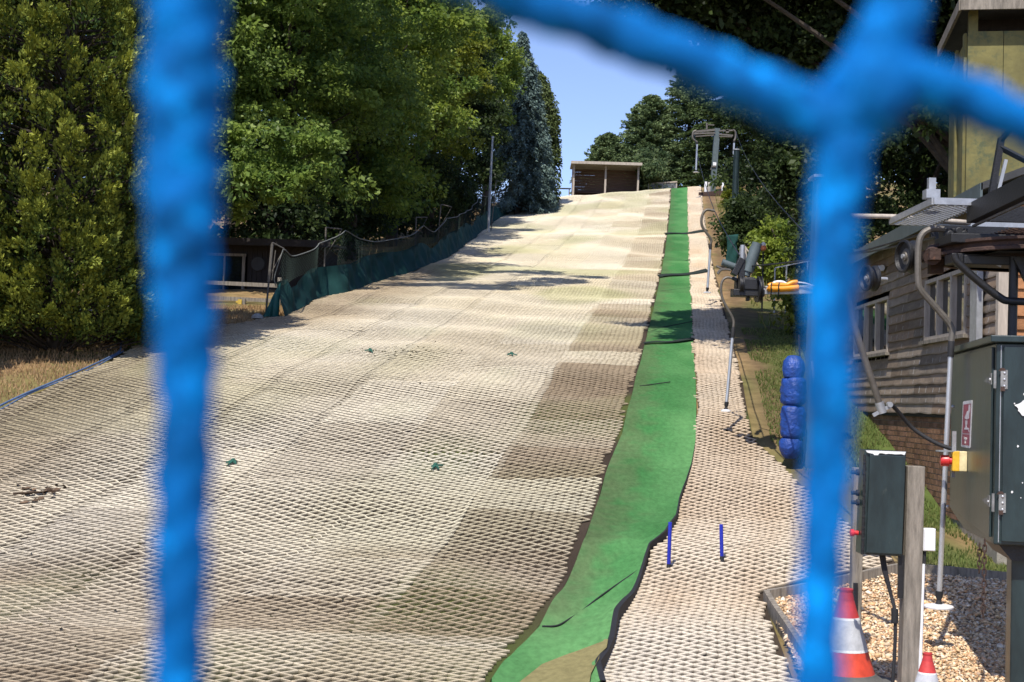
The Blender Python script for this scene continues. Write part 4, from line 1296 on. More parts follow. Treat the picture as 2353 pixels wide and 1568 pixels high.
# sheave assembly
asm = thing('sheave_assembly', P(1722, 690, 20.2), 'black sheave assembly with slanted grey cylinders on the end of the crossarm', 'pulley block')
dz = 20.2
def zc(zx, zy):            # pixel of a 1411-wide zoom of (1650,350)-(2100,850)
    return ((1650 + zx * .3189) * .9412, (350 + zy * .3189) * .9412)
def PZ(zx, zy, d=20.2):
    return P(*zc(zx, zy), d)
mb = MB(); mb.cyl(PZ(360, 912), PZ(452, 945), .047, n=16); mb.cyl(PZ(355, 910), PZ(364, 913), .052, n=16); obj('damper', mb, 'greysteel', asm)
mb = MB(); mb.cyl(PZ(548, 985), PZ(612, 800), .082, n=18); mb.cyl(PZ(608, 812), PZ(622, 765), .072, n=18); mb.cyl(PZ(535, 1015), PZ(549, 980), .06, n=18); obj('cylinder', mb, 'greysteel', asm)
mb = MB(); mb.cyl(PZ(512, 780, 20.5), PZ(508, 960, 20.5), .035, n=12); obj('upright', mb, 'galv', asm)
mb = MB(); mb.beam(PZ(525, 790, 20.6), PZ(542, 930, 20.6), .04, .03); mb.beam(PZ(520, 780, 20.7), PZ(650, 960, 20.7), .02, .02); obj('stay', mb, 'frame', asm, smooth=False)
mb = MB(); mb.beam(PZ(440, 1010), PZ(505, 885), .09, .16); mb.beam(PZ(505, 890), PZ(500, 1040), .09, .12); mb.beam(PZ(430, 1030), PZ(470, 1050), .05, .05); obj('link_arm', mb, 'black', asm, smooth=False, bevel=.01)
mb = MB(); mb.box(PZ(545, 1085), (.26, .34, .16)); mb.box(PZ(548, 1150), (.45, .3, .10)); mb.box(PZ(550, 1185), (.05, .1, .09)); mb.box(PZ(545, 1045), (.2, .2, .06)); obj('housing', mb, 'black', asm, smooth=False, bevel=.012)
for zx, zy, r, yd in ((500, 1080, .12, -.12), (640, 1120, .19, -.10), (470, 1090, .11, .12), (625, 1130, .16, .15)):
    c = PZ(zx, zy, 20.2 + yd)
    mb = MB(); mb.lathe(c - Vector((.03, 0, 0)), [(.02, 0), (r, 0), (r, .015), (r * .85, .02), (r * .85, .04), (r, .045), (r, .06), (.02, .06)], (1, 0, 0), 28)
    obj('sheave', mb, 'black', asm)
mb = MB(); mb.tube(spline([PZ(585, 1110), PZ(620, 1070), PZ(660, 1085), PZ(690, 1110)], 5), .014, 6); mb.tube(spline([PZ(320, 1000), PZ(345, 970), PZ(390, 965), PZ(420, 970)], 5), .02, 6); mb.tube([PZ(310, 940), PZ(350, 960), PZ(420, 965)], .016, 6); obj('cable_guide', mb, 'oldsteel', asm)
# orange moulded float lashed on the crossarm
fl = thing('orange_float', PZ(820, 1110, 20.4), 'orange moulded plastic float strapped on top of the crossarm', 'float')
mb = MB()
mb.tube(spline([PZ(702, 1103, 20.4), PZ(725, 1112, 20.4), PZ(800, 1114, 20.4), PZ(900, 1108, 20.4), PZ(940, 1104, 20.4)], 5), [.012] + [.045] * 19 + [.04], 12)
mb.tube(spline([PZ(706, 1098, 20.4), PZ(735, 1083, 20.4), PZ(800, 1086, 20.4), PZ(850, 1085, 20.4), PZ(890, 1068, 20.4), PZ(932, 1062, 20.4)], 5), [.012] + [.035] * 24 + [.03], 12)
obj('shell', mb, 'orange', fl)
mb = MB()
for zx in (733, 790):
    mb.tube(spline([PZ(zx + 2, 1070, 20.3), PZ(zx - 3, 1100, 20.28), PZ(zx - 2, 1130, 20.3), PZ(zx - 6, 1175, 20.35)], 4), .010, 5)
obj('strap', mb, 'rubber', fl)
mb = MB(); mb.tube(spline([PZ(735, 1078, 20.4), PZ(770, 1062, 20.4), PZ(815, 1062, 20.4), PZ(845, 1076, 20.4)], 5), .02, 8); mb.tube(spline([PZ(935, 1065, 20.4), PZ(990, 1072, 20.4), PZ(1065, 1095, 20.4)], 4), .011, 6); obj('white_cord', mb, 'white_plastic', fl)
c = PZ(670, 785, 38)
t = thing('marker_buoy', Vector((c.x, c.y, h1(c.x, c.y))), 'small orange and white marker on a stake by the dark trees', 'marker')
mb = MB(); mb.col = (.75, .22, .08); mb.lathe(c - Vector((0, 0, .2)), [(.02, .06), (.08, .09), (.09, .15), (.07, .20)], n=16); mb.col = (.8, .78, .74); mb.lathe(c - Vector((0, 0, .2)), [(.07, .20), (.06, .26), (.02, .30)], n=16); obj('head', mb, 'vc', t)
mb = MB(); mb.tube([Vector((c.x, c.y, h1(c.x, c.y))), c - Vector((0, 0, .15))], .025, 6); obj('stake', mb, 'rubber', t)
# wire fence on the bank
wy = 38.0
a, b = PZ(760, 955, wy), PZ(1010, 905, wy)
t = thing('wire_fence', Vector((a.x, wy, h1(a.x, wy))), 'thin grey rail fence in front of the dark trees left of the hut', 'fence')
mb = MB(); mb.tube([a, b, b + Vector((.8, 0, .1))], .018, 6); obj('rail', mb, 'galv', t)
for zx in (760, 848, 1010):
    p = PZ(zx, 940, wy)
    mb = MB(); mb.tube([Vector((p.x, wy, h1(p.x, wy) - .1)), Vector((p.x, wy, float(np.interp(p.x, [a.x, b.x], [a.z, b.z]))))], .024, 6); obj('post', mb, 'galv', t)

# ------------------------------------------------------------------ weatherboard hut on the right
wallx = lambda d: 5.12 + .045 * d
YA, YB = 17.0, 28.0
ez = lambda rel: EZ + rel
ZE, ZC = ez(2.69), ez(.0)
hut = thing('weatherboard_hut', (wallx(17), 17, 1.0), 'long brown weatherboard hut on a brick base right of the lift', 'building')
dirw = Vector((.045, 1, 0)).normalized()
outw = Vector((-1, .045, 0)).normalized()
def WP(d, z, o=0.0):
    return Vector((wallx(d), d, z)) + outw * o
wins = [(22.85, 25.6, ez(.98), ez(1.90)), (18.3, 20.45, ez(1.05), ez(1.93))]
mb = MB()
nb = 19
bh = (ZE - ZC) / nb
for k in range(nb):
    za, zb_ = ZC + k * bh, ZC + (k + 1) * bh + .035
    segs = []
    d = YA
    while d < YB:
        L = rng.uniform(1.2, 3.4)
        segs.append((d, min(YB, d + L)))
        d += L
    for s0, s1 in segs:
        cuts = [(s0, s1)]
        for w0, w1, wz0_, wz1_ in wins:
            if zb_ > wz0_ + .02 and za < wz1_ - .03:
                nc = []
                for c0, c1 in cuts:
                    if c1 <= w0 or c0 >= w1:
                        nc.append((c0, c1))
                    else:
                        if c0 < w0: nc.append((c0, w0))
                        if c1 > w1: nc.append((w1, c1))
                cuts = nc
        tone = rng.uniform(.65, 1.25)
        grey = rng.uniform(0, .8)
        mb.col = tuple((np.array([.25, .178, .122]) * (1 - grey) + np.array([.27, .235, .195]) * grey) * tone)
        for c0, c1 in cuts:
            n = max(2, int((c1 - c0) / .18))
            ds = np.linspace(c0 + .003, c1 - .003, n + 1)
            wav = .004 * np.sin(ds * 3.1 + k * 2.3) + .004 * np.sin(ds * 7.7 + k * 1.7) + .002 * np.sin(ds * 23 + k)
            r0 = [WP(x, za + w, .036) for x, w in zip(ds, wav)]
            r1 = [WP(x, za + w, .015) for x, w in zip(ds, wav)]
            r2 = [WP(x, zb_, .012) for x in ds]
            r3 = [WP(x, za + .02 + w, .037) for x, w in zip(ds, wav)]
            mb.sheet([r1, r0])
            mb.sheet([r0, r3, r2])
            for x in (ds[0], ds[-1]):
                mb.poly([WP(x, za, .036), WP(x, za, .0), WP(x, zb_, .0), WP(x, zb_, .012)])
for k in range(nb):
    for d in np.arange(YA + .3, YB, .38):
        d = d + rng.normal(0, .03)
        za = ZC + k * bh + .02
        if any(za + .1 > w[2] and za < w[3] and w[0] - .1 < d < w[1] + .1 for w in wins) or rng.random() < .35:
            continue
        hgt = bh * rng.uniform(.35, .8)
        v = rng.uniform(.24, .48)
        mb.col = (v, v * .93, v * .84)
        w = rng.uniform(.008, .022)
        f0, f1 = .0385, .0385 - .025 * hgt / bh
        mb.poly([WP(d - w, za, f0), WP(d + w, za, f0), WP(d + w * 1.3, za + hgt, f1), WP(d - w * .6, za + hgt, f1)])
obj('cladding', mb, 'cladding', hut, smooth=False)
# inner wall so the openings are closed and dark
mb = MB()
zg = 0.6
mb.poly([WP(YA, zg, -.45), WP(YB, zg, -.45), WP(YB, ZE, -.45), WP(YA, ZE, -.45)])
far = WP(YB, zg)
mb.poly([far, far + Vector((5, 0, 0)), far + Vector((5, 0, ZE - zg)), far + Vector((0, 0, ZE - zg))])
obj('inner_wall', mb, 'dark_timber', hut, smooth=False)
for wi, (w0, w1, z0_, z1_) in enumerate(wins):
    fm = MB()
    t_ = .055
    for d0, d1, a_, b_ in ((w0, w1, z0_, z0_ + t_), (w0, w1, z1_ - t_, z1_)):
        fm.prism([WP(d0, a_, .05), WP(d1, a_, .05), WP(d1, b_, .05), WP(d0, b_, .05)], -outw * .12)
    n_p = 3
    for k in range(n_p + 1):
        c0 = w0 + (w1 - w0) * k / n_p
        e0, e1 = (c0 - .038, c0 + .038)
        if k == 0: e0, e1 = w0, w0 + .06
        if k == n_p: e0, e1 = w1 - .06, w1
        fm.prism([WP(e0, z0_ + t_, .052), WP(e1, z0_ + t_, .052), WP(e1, z1_ - t_, .052), WP(e0, z1_ - t_, .052)], -outw * .12)
    wo = obj('window', fm, 'frame', hut, smooth=False)
    for k in range(n_p):
        a_, b_ = w0 + (w1 - w0) * k / n_p + .06, w0 + (w1 - w0) * (k + 1) / n_p - .06
        mb = MB(); mb.poly([WP(a_, z0_ + t_, -.02), WP(b_, z0_ + t_, -.02), WP(b_, z1_ - t_, -.02), WP(a_, z1_ - t_, -.02)])
        obj('pane', mb, 'glass', wo, smooth=False)
    mb = MB(); mb.prism([WP(w0 - .1, z0_ - .05, .10), WP(w1 + .1, z0_ - .05, .10), WP(w1 + .1, z0_, .10), WP(w0 - .1, z0_, .10)], -outw * .12)
    obj('sill', mb, 'wood', wo, smooth=False)
# brick base
mb = MB()
mb.col = (.30, .27, .22)
mb.prism([WP(YA, .4, -.02), WP(YB, .4, -.02), WP(YB, ZC, -.02), WP(YA, ZC, -.02)], -outw * .2)
zrow = ZC - .05
k = 0
mb.col = (.05, .04, .035)
while zrow > .9:
    d = YA - (.1125 if k % 2 else 0)
    while d < YB:
        v = rng.uniform(.6, 1.25)
        mb.col = tuple(np.array([.23, .125, .08]) * v + np.array([.03, .02, 0]) * rng.random())
        a_, b_ = max(YA, d + .006), min(YB, d + .219)
        if h1(wallx(d), d) - .3 < zrow and b_ > a_:
            mb.prism([WP(a_, zrow - .068, -.004), WP(b_, zrow - .068, -.004), WP(b_, zrow, -.004), WP(a_, zrow, -.004)], -outw * .02)
        d += .225
    zrow -= .080
    k += 1
obj('brick_base', mb, 'brick', hut, smooth=False)
mb = MB(); mb.prism([WP(YA, ZC - .05, .02), WP(YB, ZC - .05, .02), WP(YB, ZC + .005, .02), WP(YA, ZC + .005, .02)], -outw * .06); obj('base_board', mb, 'dark_timber', hut, smooth=False)
# roof
mb = MB()
ra, rb = WP(YA - .3, ZE, .32), WP(YB + .3, ZE, .32)
up_, ri = Vector((0, 0, .09)), Vector((3.2, 0, 1.3))
mb.prism([ra, rb, rb + ri, ra + ri], up_)
mb.prism([ra + ri, rb + ri, rb + ri * 1 + Vector((3.2, 0, -1.3)), ra + ri + Vector((3.2, 0, -1.3))], up_)
obj('roof', mb, 'roof', hut, smooth=False)
mb = MB(); mb.prism([ra - Vector((.012, 0, .12)), rb - Vector((.012, 0, .12)), rb + Vector((-.012, 0, .085)), ra + Vector((-.012, 0, .085))], (.03, 0, 0)); obj('fascia', mb, 'greysteel', hut, smooth=False)
# end wall facing the camera, orange brown boards
mb = MB()
for k in range(20):
    za = ZC - .6 + k * .165
    mb.col = tuple(np.array([.33, .155, .07]) * rng.uniform(.75, 1.2))
    xs_ = np.linspace(wallx(YA) + .10, wallx(YA) + 5.0, 10)
    r0 = [Vector((x, YA - .045, za)) for x in xs_]
    r1 = [Vector((x, YA - .01, za + .185)) for x in xs_]
    rr = [Vector((x, YA, za)) for x in xs_]
    mb.sheet([rr, r0]); mb.sheet([r0, r1])
mb.prism([(wallx(YA) + .1, YA, ZE - .1), (wallx(YA) + 5, YA, ZE - .1), (wallx(YA) + 3.0, YA, ZE + 1.15)], (0, .05, 0))
obj('end_cladding', mb, 'cladding', hut, smooth=False)
mb = MB(); mb.beam((wallx(YA) + .035, YA - .03, ZC - .6), (wallx(YA) + .035, YA - .03, ZE), .14, .10); obj('corner_board', mb, 'frame', hut, smooth=False)
mb = MB(); mb.prism([WP(17.45, ez(.9), .14), WP(17.75, ez(.9), .14), WP(17.75, ZE - .12, .14), WP(17.45, ZE - .12, .14)], -outw * .075)
obj('downpipe', mb, 'galv', hut, smooth=False)
a, b = RP(2006, 624, WP(20, 4), outw), RP(2042, 616, WP(20, 4), outw)
a, b = a + outw * .11, b + outw * .11
t = thing('wall_light', (a + b) / 2, 'white tube light fixed under the eaves of the weatherboard hut', 'lamp')
mb = MB(); mb.tube([a, b], .05, 12); obj('tube', mb, 'white_plastic', t)
mb = MB(); mb.beam(a.lerp(b, .15) - outw * .055, a.lerp(b, .85) - outw * .055, .05, .10, outw); obj('mount', mb, 'galv', t, smooth=False)

# yellow cabin standing over the hut
cab = thing('yellow_cabin', P(2300, 470, 19.4), 'mossy yellow plywood lift cabin raised behind the hut roof', 'cabin')
f0 = P(2208, 470, 19.4); f1 = P(2229, 58, 19.4)
fx, zt_, zb_ = (f0.x + f1.x) / 2 + .02, P(2229, 24, 19.4).z, ez(2.35)
fdir, sdir = Vector((.985, -.17, 0)), Vector((.19, .98, 0)).normalized()
A0 = Vector((fx, 19.4, 0))
def CP(u, v, z):
    return A0 + fdir * u + sdir * v + Vector((0, 0, z))
zw = zt_ - .30
mb = MB()
for u0, u1 in ((.0, .47), (.478, 1.5), (1.508, 2.6)):
    mb.prism([CP(u0, 0, zb_), CP(u1, 0, zb_), CP(u1, 0, zw), CP(u0, 0, zw)], sdir * .03)
mb.prism([CP(0, .035, zb_), CP(0, 2.2, zb_), CP(0, 2.2, zw - .05), CP(0, .035, zw - .05)], fdir * .03)
mb.prism([CP(2.6, .0, zb_), CP(2.6, 2.2, zb_), CP(2.6, 2.2, zw - .05), CP(2.6, 0, zw - .05)], -fdir * .03)
mb.prism([CP(0, 2.2, zb_), CP(2.6, 2.2, zb_), CP(2.6, 2.2, zw - .05), CP(0, 2.2, zw - .05)], -sdir * .03)
obj('panel', mb, 'yellow_ply', cab, smooth=False)
mb = MB()
mb.beam(CP(.07, .07, zw), CP(.07, .07, zt_), .12, .12, fdir)
obj('corner_post', mb, 'yellow_ply', cab, smooth=False)
mb = MB(); mb.beam(CP(2.5, .07, zw), CP(2.5, .07, zt_), .12, .12, fdir)
obj('corner_post', mb, 'yellow_ply', cab, smooth=False)
mb = MB(); mb.beam(CP(-.025, 1.1, zb_), CP(-.025, 1.1, zw), .04, .12, fdir)
obj('batten', mb, 'yellow_ply', cab, smooth=False)
mb = MB(); mb.beam(CP(-.025, .16, zb_), CP(-.025, .16, zw), .04, .14, fdir)
obj('batten', mb, 'yellow_ply', cab, smooth=False)
mb = MB(); mb.prism([CP(.05, .5, zw - .3), CP(2.5, .5, zw - .3), CP(2.5, .5, zt_), CP(.05, .5, zt_)], sdir * .05); obj('dark_recess', mb, 'dark_timber', cab, smooth=False)
mb = MB(); mb.prism([CP(-.12, -.25, zt_), CP(2.8, -.25, zt_), CP(2.8, 2.5, zt_ + .05), CP(-.12, 2.5, zt_ + .05)], (0, 0, .06)); obj('roof', mb, 'roof', cab, smooth=False)
mb = MB()
mb.beam(CP(-.14, -.27, zt_ + .01), CP(2.8, -.27, zt_ + .01), .04, .16, sdir); mb.beam(CP(-.14, -.25, zt_ + .01), CP(-.14, 2.5, zt_ + .05), .04, .16, fdir)
obj('fascia', mb, 'wood', cab, smooth=False)

# ------------------------------------------------------------------ drive station of the lift
C0 = P(2290, 788, 11.0); B0 = P(2191, 816, 13.35)
zt_ = C0.z
zbm = P(2283, 1252, 11.0).z
ld = Vector((B0.x - C0.x, B0.y - C0.y, 0)); LL = ld.length; ld.normalize()
fd = Vector((ld.y, -ld.x, 0))
K0 = Vector((C0.x, C0.y, 0))
def KP(u, v, z):            # u along the front to the right, v back along the left side
    return K0 + fd * u + ld * v + Vector((0, 0, z))
M['oldgalv'] = mat('old_galvanised', (.26, .26, .25), rough=.6, var=.4, scale=14, metal=.4, bump=.1, col2=(.12, .07, .045), spot=.6)
drv = thing('drive_housing', Vector((C0.x + .7, 12, h1(C0.x + .7, 12))), 'big dark green steel drive housing of the lift on legs', 'machine housing')
mb = MB()
side = [KP(0, 0, zbm), KP(0, LL * .62, zbm - .015), KP(0, LL, zbm + .10), KP(0, LL, zt_), KP(0, 0, zt_)]
mb.prism(side, fd * 1.7)
obj('body', mb, 'green_paint', drv, smooth=False, bevel=.012)
mb = MB(); mb.prism([KP(-.05, -.05, zt_ + .003), KP(1.75, -.05, zt_ + .003), KP(1.75, LL + .05, zt_ + .003), KP(-.05, LL + .05, zt_ + .003)], (0, 0, .055)); obj('lid', mb, 'green_paint', drv, smooth=False, bevel=.008)
mb = MB(); mb.prism([KP(.055, -.022, zbm + .03), KP(1.1, -.022, zbm + .03), KP(1.1, -.022, zt_ - .03), KP(.055, -.022, zt_ - .03)], ld * .02); dr = obj('front_door', mb, 'green_paint', drv, smooth=False, bevel=.004)
mb = MB(); mb.prism([KP(-.02, .09, zbm + .05), KP(-.02, LL - .05, zbm + .13), KP(-.02, LL - .05, zt_ - .03), KP(-.02, .09, zt_ - .03)], fd * .018); obj('side_door', mb, 'green_paint', drv, smooth=False, bevel=.004)
mb = MB(); mb.prism([KP(.032, -.006, zbm + .02), KP(.038, -.006, zbm + .02), KP(.038, -.006, zt_ - .02), KP(.032, -.006, zt_ - .02)], ld * .005); obj('edge_strip', mb, 'galv', drv, smooth=False)
for py_ in (872, 1155):
    zc_ = RP(2283, py_, C0, -ld).z
    mb = MB()
    mb.prism([KP(.030, -.03, zc_ - .075), KP(.082, -.03, zc_ - .075), KP(.082, -.03, zc_ + .075), KP(.030, -.03, zc_ + .075)], ld * .008)
    mb.prism([KP(-.028, .05, zc_ - .04), KP(-.028, .13, zc_ - .04), KP(-.028, .13, zc_ + .05), KP(-.028, .05, zc_ + .05)], fd * .006)
    mb.prism([KP(-.028, .13, zc_ - .03), KP(-.028, .38, zc_ - .015), KP(-.028, .38, zc_ + .0), KP(-.028, .13, zc_ + .03)], fd * .006)
    mb.cyl(KP(-.010, -.014, zc_ - .07), KP(-.010, -.014, zc_ + .07), .012, n=10)
    ho = obj('hinge', mb, 'oldgalv', drv, smooth=False)
    for uu, zz in ((.058, .05), (.058, 0), (.058, -.05)):
        mb = MB(); mb.lathe(KP(uu, -.03, zc_ + zz), [(.009, 0), (.009, .005), (.004, .009)], -ld, 8); obj('bolt', mb, 'silver', ho)
    mb = MB(); mb.lathe(KP(-.028, .09, zc_), [(.013, 0), (.013, .007), (.005, .012)], -fd, 8); obj('bolt', mb, 'silver', ho)
    mb = MB(); mb.prism([KP(.030, -.031, zc_ - .09), KP(.065, -.031, zc_ - .09), KP(.06, -.031, zc_ - .06), KP(.030, -.031, zc_ - .055)], -ld * .001)
    obj('rust_patch', mb, 'rust', ho, smooth=False)
    mb = MB(); mb.prism([KP(.012, -.0313, zc_ + .065), KP(.07, -.0313, zc_ + .07), KP(.055, -.0313, zc_ + .09), KP(.03, -.0313, zc_ + .09)], ld * .006); obj('rust_patch', mb, 'rust', ho, smooth=False)
for py_ in (1165, 935):
    mb = MB(); q = RP(2196 if py_ < 1000 else 2184, py_, C0, fd) ; mb.lathe(q - fd * .02, [(.016, 0), (.016, .012), (.006, .02)], -fd, 10); obj('screw', mb, 'silver', drv)
mb = MB()
ct = RP(2352, 938, KP(0, -.03, 0), -ld)
pl = [ct + fd * (.055 * math.cos(a) * (1 + .28 * math.sin(3 * a) + .2 * math.cos(5 * a))) + Vector((0, 0,   .05 * math.sin(a) * (1 + .25 * math.cos(4 * a)))) - ld * .004 for a in np.linspace(0, 2 * math.pi, 26)[:-1]]
mb.prism(pl, -ld * .001)
obj('paint_chip', mb, 'white', drv, smooth=False)
mb = MB()
for k in range(26):
    p_ = KP(rng.uniform(.1, .75), -.0255, rng.uniform(zbm + .1, zt_ - .3))
    r_ = rng.uniform(.003, .010)
    mb.prism([p_ + fd * r_ * math.cos(a) + Vector((0, 0, r_ * math.sin(a) * rng.uniform(.7, 1.6))) for a in np.linspace(0, 6.28, 7)[:-1]], -ld * .0008)
o = obj('paint_flecks', mb, 'white', drv, smooth=False); o['kind'] = 'stuff'
mb = MB()
for u in (.28, 1.35):
    g0 = KP(u, .3, 0)
    mb = MB(); mb.beam(Vector((g0.x, g0.y, h1(g0.x, g0.y) - .3)), Vector((g0.x, g0.y, zbm - .10)), .22, .22, fd); obj('leg', mb, 'green_paint', drv, smooth=False, bevel=.01)
mb = MB(); mb.prism([KP(.06, .12, zbm - .01), KP(1.6, .12, zbm - .01), KP(1.5, .12, zbm - .13), KP(.16, .12, zbm - .13)], ld * .9); obj('under_frame', mb, 'black', drv, smooth=False)

# red instruction sign on the side door
def SD(px, py, o=.0215):
    return RP(px, py, K0 - fd * o, fd)
sign = [SD(2213.5, 923), SD(2235, 919.5), SD(2230, 1030.5), SD(2209, 1027)]
t = thing('emergency_sign', sign[3], 'red and white emergency stop pictogram sign on the side of the drive housing', 'sign')
def bil(a, b):
    return (sign[3].lerp(sign[2], a)).lerp(sign[0].lerp(sign[1], a), b)
mb = MB(); mb.col = (.72, .70, .68); mb.prism([bil(*q) for q in ((.08, 0), (.92, 0), (1, .02), (1, .98), (.92, 1), (.08, 1), (0, .98), (0, .02))], -fd * .003); obj('plate', mb, 'vc', t, smooth=False)
up2 = -fd * .0045
mb = MB(); mb.col = (.36, .07, .10)
for a0, a1, b0_, b1_ in ((.10, .90, .30, .93), (.10, .90, .05, .285)):
    mb.prism([bil(*q) + up2 for q in ((a0, b0_), (a1, b0_), (a1, b1_), (a0, b1_))], -fd * .0006)
obj('red_field', mb, 'vc', t, smooth=False)
mb = MB(); mb.col = (.78, .70, .70)
for pg in ([(.70, .91), (.86, .91), (.86, .78), (.80, .72), (.78, .62), (.55, .60), (.34, .62), (.30, .65), (.45, .72), (.52, .77), (.68, .79)],
           [(.40, .58), (.62, .58), (.62, .50), (.56, .47), (.60, .43), (.84, .41), (.84, .385), (.32, .385), (.32, .41), (.46, .45), (.42, .50)],
           [(.74, .375), (.82, .375), (.90, .335), (.84, .33)]):
    mb.prism([bil(*q) + up2 * 1.35 for q in pg], -fd * .0006)
obj('pictogram', mb, 'vc', t, smooth=False)
wdir = (sign[2] - sign[3]); ww = wdir.length; wdir.normalize()
hdir = (sign[0] - sign[3]); sh_h = hdir.length; hdir.normalize()
def text(name, body, pos, xdir, ydir, size, m, parent, ext=.0005):
    cu = bpy.data.curves.new(name, 'FONT')
    cu.body = body; cu.size = size; cu.extrude = ext; cu.align_x = 'CENTER'; cu.align_y = 'CENTER'
    cu.materials.append(M[m])
    o = bpy.data.objects.new(name, cu); COL.objects.link(o)
    z = xdir.cross(ydir).normalized(); y = z.cross(xdir).normalized()
    o.matrix_local = Matrix.Translation(pos - wloc(parent)) @ Matrix((xdir, y, z)).transposed().to_4x4()
    o.parent = parent
    bpy.context.view_layer.update()
    me = bpy.data.meshes.new_from_object(o.evaluated_get(bpy.context.evaluated_depsgraph_get()))
    n_ = bpy.data.objects.new(name, me); COL.objects.link(n_)
    n_.matrix_local = o.matrix_local; n_.parent = parent
    bpy.data.objects.remove(o)
    return n_
text('lettering', 'Emergency', bil(.5, .20) + up2 * 1.5, -wdir if False else wdir, hdir, .040, 'white', t)
text('lettering', 'stop', bil(.5, .12) + up2 * 1.5, wdir, hdir, .045, 'white', t)
# emergency stop box
ed = 12.32
t = thing('stop_button', P(2204, 1060, ed), 'yellow emergency stop box with red mushroom button on a bracket', 'switch')
c = P(2203, 1060, ed)
mb = MB(); mb.col = (.80, .47, .03); mb.box(c - fd * .03, (.060, .12, .175), Matrix((fd, ld, Vector((0, 0, 1)))).transposed()); obj('box', mb, 'vc', t, smooth=False, bevel=.006)
mb = MB(); mb.col = (.78, .66, .36); mb.box(c + fd * .03, (.066, .118, .173), Matrix((fd, ld, Vector((0, 0, 1)))).transposed()); obj('cover', mb, 'vc', t, smooth=False, bevel=.006)
mb = MB(); mb.lathe(c - fd * .06, [(.034, 0), (.034, .02), (.050, .025), (.050, .085), (.044, .095), (.002, .098)], -fd, 22); obj('button', mb, 'red', t)
mb = MB(); q = P(2180, 1037, ed); mb.box(q, (.20, .10, .012)); mb.box(q + Vector((.06, .045, .09)), (.035, .01, .17)); mb.box(q + Vector((.06, .055, -.11)), (.03, .01, .24)); obj('bracket', mb, 'galv', t, smooth=False)
mb = MB(); mb.tube(spline([P(2188, 1032, ed + .1), P(2150, 1018, 12.5), P(2098, 985, 12.6), P(2060, 942, 12.55), P(2046, 928, 12.5)], 7), .019, 10)
tag(obj('rubber_hose', mb, 'rubber'), 'black rubber hose drooping from the grey bar to the stop button bracket', 'hose')
t = thing('swing_bar', P(2027, 945, 12.5), 'slanting grey brown bar ending in a clamp before the weatherboards', 'bar')
mb = MB(); mb.tube(spline([P(1905, 500, 12.3), P(1935, 620, 12.35), P(1962, 745, 12.4), P(2024, 938, 12.5)], 6), .030, 10); obj('bar', mb, 'oldsteel', t)
mb = MB(); mb.cyl(P(2020, 925, 12.5), P(2028, 950, 12.5), .040, n=12); mb.beam(P(2006, 955, 12.5), P(2048, 932, 12.5), .03, .03, (0, 1, 0)); mb.lathe(P(2044, 930, 12.5) - Vector((0, .03, 0)), [(.025, 0), (.025, .06)], (0, 1, 0), 10); obj('clamp', mb, 'galv', t)
# chains
def chain(name, p0, p1, n, label):
    p0, p1 = Vector(p0), Vector(p1)
    mb = MB()
    L = (p1 - p0).length / n
    ax = (p1 - p0).normalized()
    for k in range(n):
        c = p0 + ax * (L * (k + .5))
        sd_ = fd if k % 2 else ld
        rr = L * .30
        pts = [c + sd_ * (rr * math.cos(a)) + ax * (rr * math.sin(a) + (L * .36 if math.sin(a) > 0 else -L * .36)) for a in np.linspace(0, 2 * math.pi, 13)]
        mb.tube(pts, L * .115, 6, caps=False)
    tag(obj(name, mb, 'rust'), label, 'chain', 'chains hanging from the drive housing')
pc = KP(.0, .10, zbm)
pc1 = P(2263, 1240, 11.2)
chain('chain', pc1, P(2259, 1418, 11.2), 13, 'long rusty chain hanging from the drive housing to the gravel')
chain('chain', P(2251, 1250, 11.6), P(2250, 1316, 11.6), 5, 'short doubled rusty chain under the drive housing')

# ------------------------------------------------------------------ overhead machinery
ov = thing('bullwheel_frame', P(2330, 790, 12.4), 'overhead steel frame with rusty bullwheel and grating platform above the drive housing', 'lift machinery')
zp = P(2137, 462, 12.5).z
xl_, yn, yf = 3.73, 12.5, 13.95
xr_ = P(2252, 464, 12.5).x
mb = MB()
mb.box(((xl_ + xr_) / 2, yn, zp), (xr_ - xl_, .03, .06)); mb.box((xl_, (yn + yf) / 2, zp), (.03, yf - yn - .03, .06)); mb.box(((xl_ + 5.2) / 2, yf, zp), (5.2 - xl_, .03, .06)); mb.box((xr_, (yn + yf) / 2, zp), (.03, yf - yn - .03, .06))
obj('platform_edge', mb, 'galv', ov, smooth=False)
def expanded(name, x0, x1, y0, y1, z, m):
    mb = MB()
    cw, ch = .075, .045
    i = 0
    for yy in np.arange(y0, y1, ch):
        for xx in np.arange(x0, x1 - cw / 2, cw):
            o_ = (i % 2) * cw / 2
            a, b, c = Vector((xx + o_, yy, z)), Vector((xx + o_ + cw / 2, yy + ch, z)), Vector((xx + o_ + cw, yy, z))
            mb.beam(a, b, .010, .012, (0, 0, 1)); mb.beam(c, b, .010, .012, (0, 0, 1))
        i += 1
    return obj(name, mb, m, ov, smooth=False)
expanded('grating', xl_ + .02, xr_ - .02, yn + .03, yf - .03, zp - .03, 'galv')
zp2 = P(2300, 527, 12.3).z
expanded('lower_grating', 4.30, 5.3, 12.2, 13.9, zp2, 'rust')
mb = MB()
for y_ in (12.5, 13.9):
    mb = MB(); mb.beam((4.12, y_, zp - .10), (5.4, y_, zp - .10), .06, .14, (0, 1, 0)); obj('cross_beam', mb, 'black', ov, smooth=False)
mb = MB(); mb.beam(P(2236, 492, 12.6), P(2420, 402, 10.9), .12, .17, (1, 0, 0))
obj('top_beam', mb, 'black', ov, smooth=False)
mb = MB(); mb.beam(P(2236, 520, 12.55), P(2420, 436, 10.85), .02, .02, (1, 0, 0)); obj('beam_flange', mb, 'oldsteel', ov, smooth=False)
wc = P(2420, 588, 12.9)
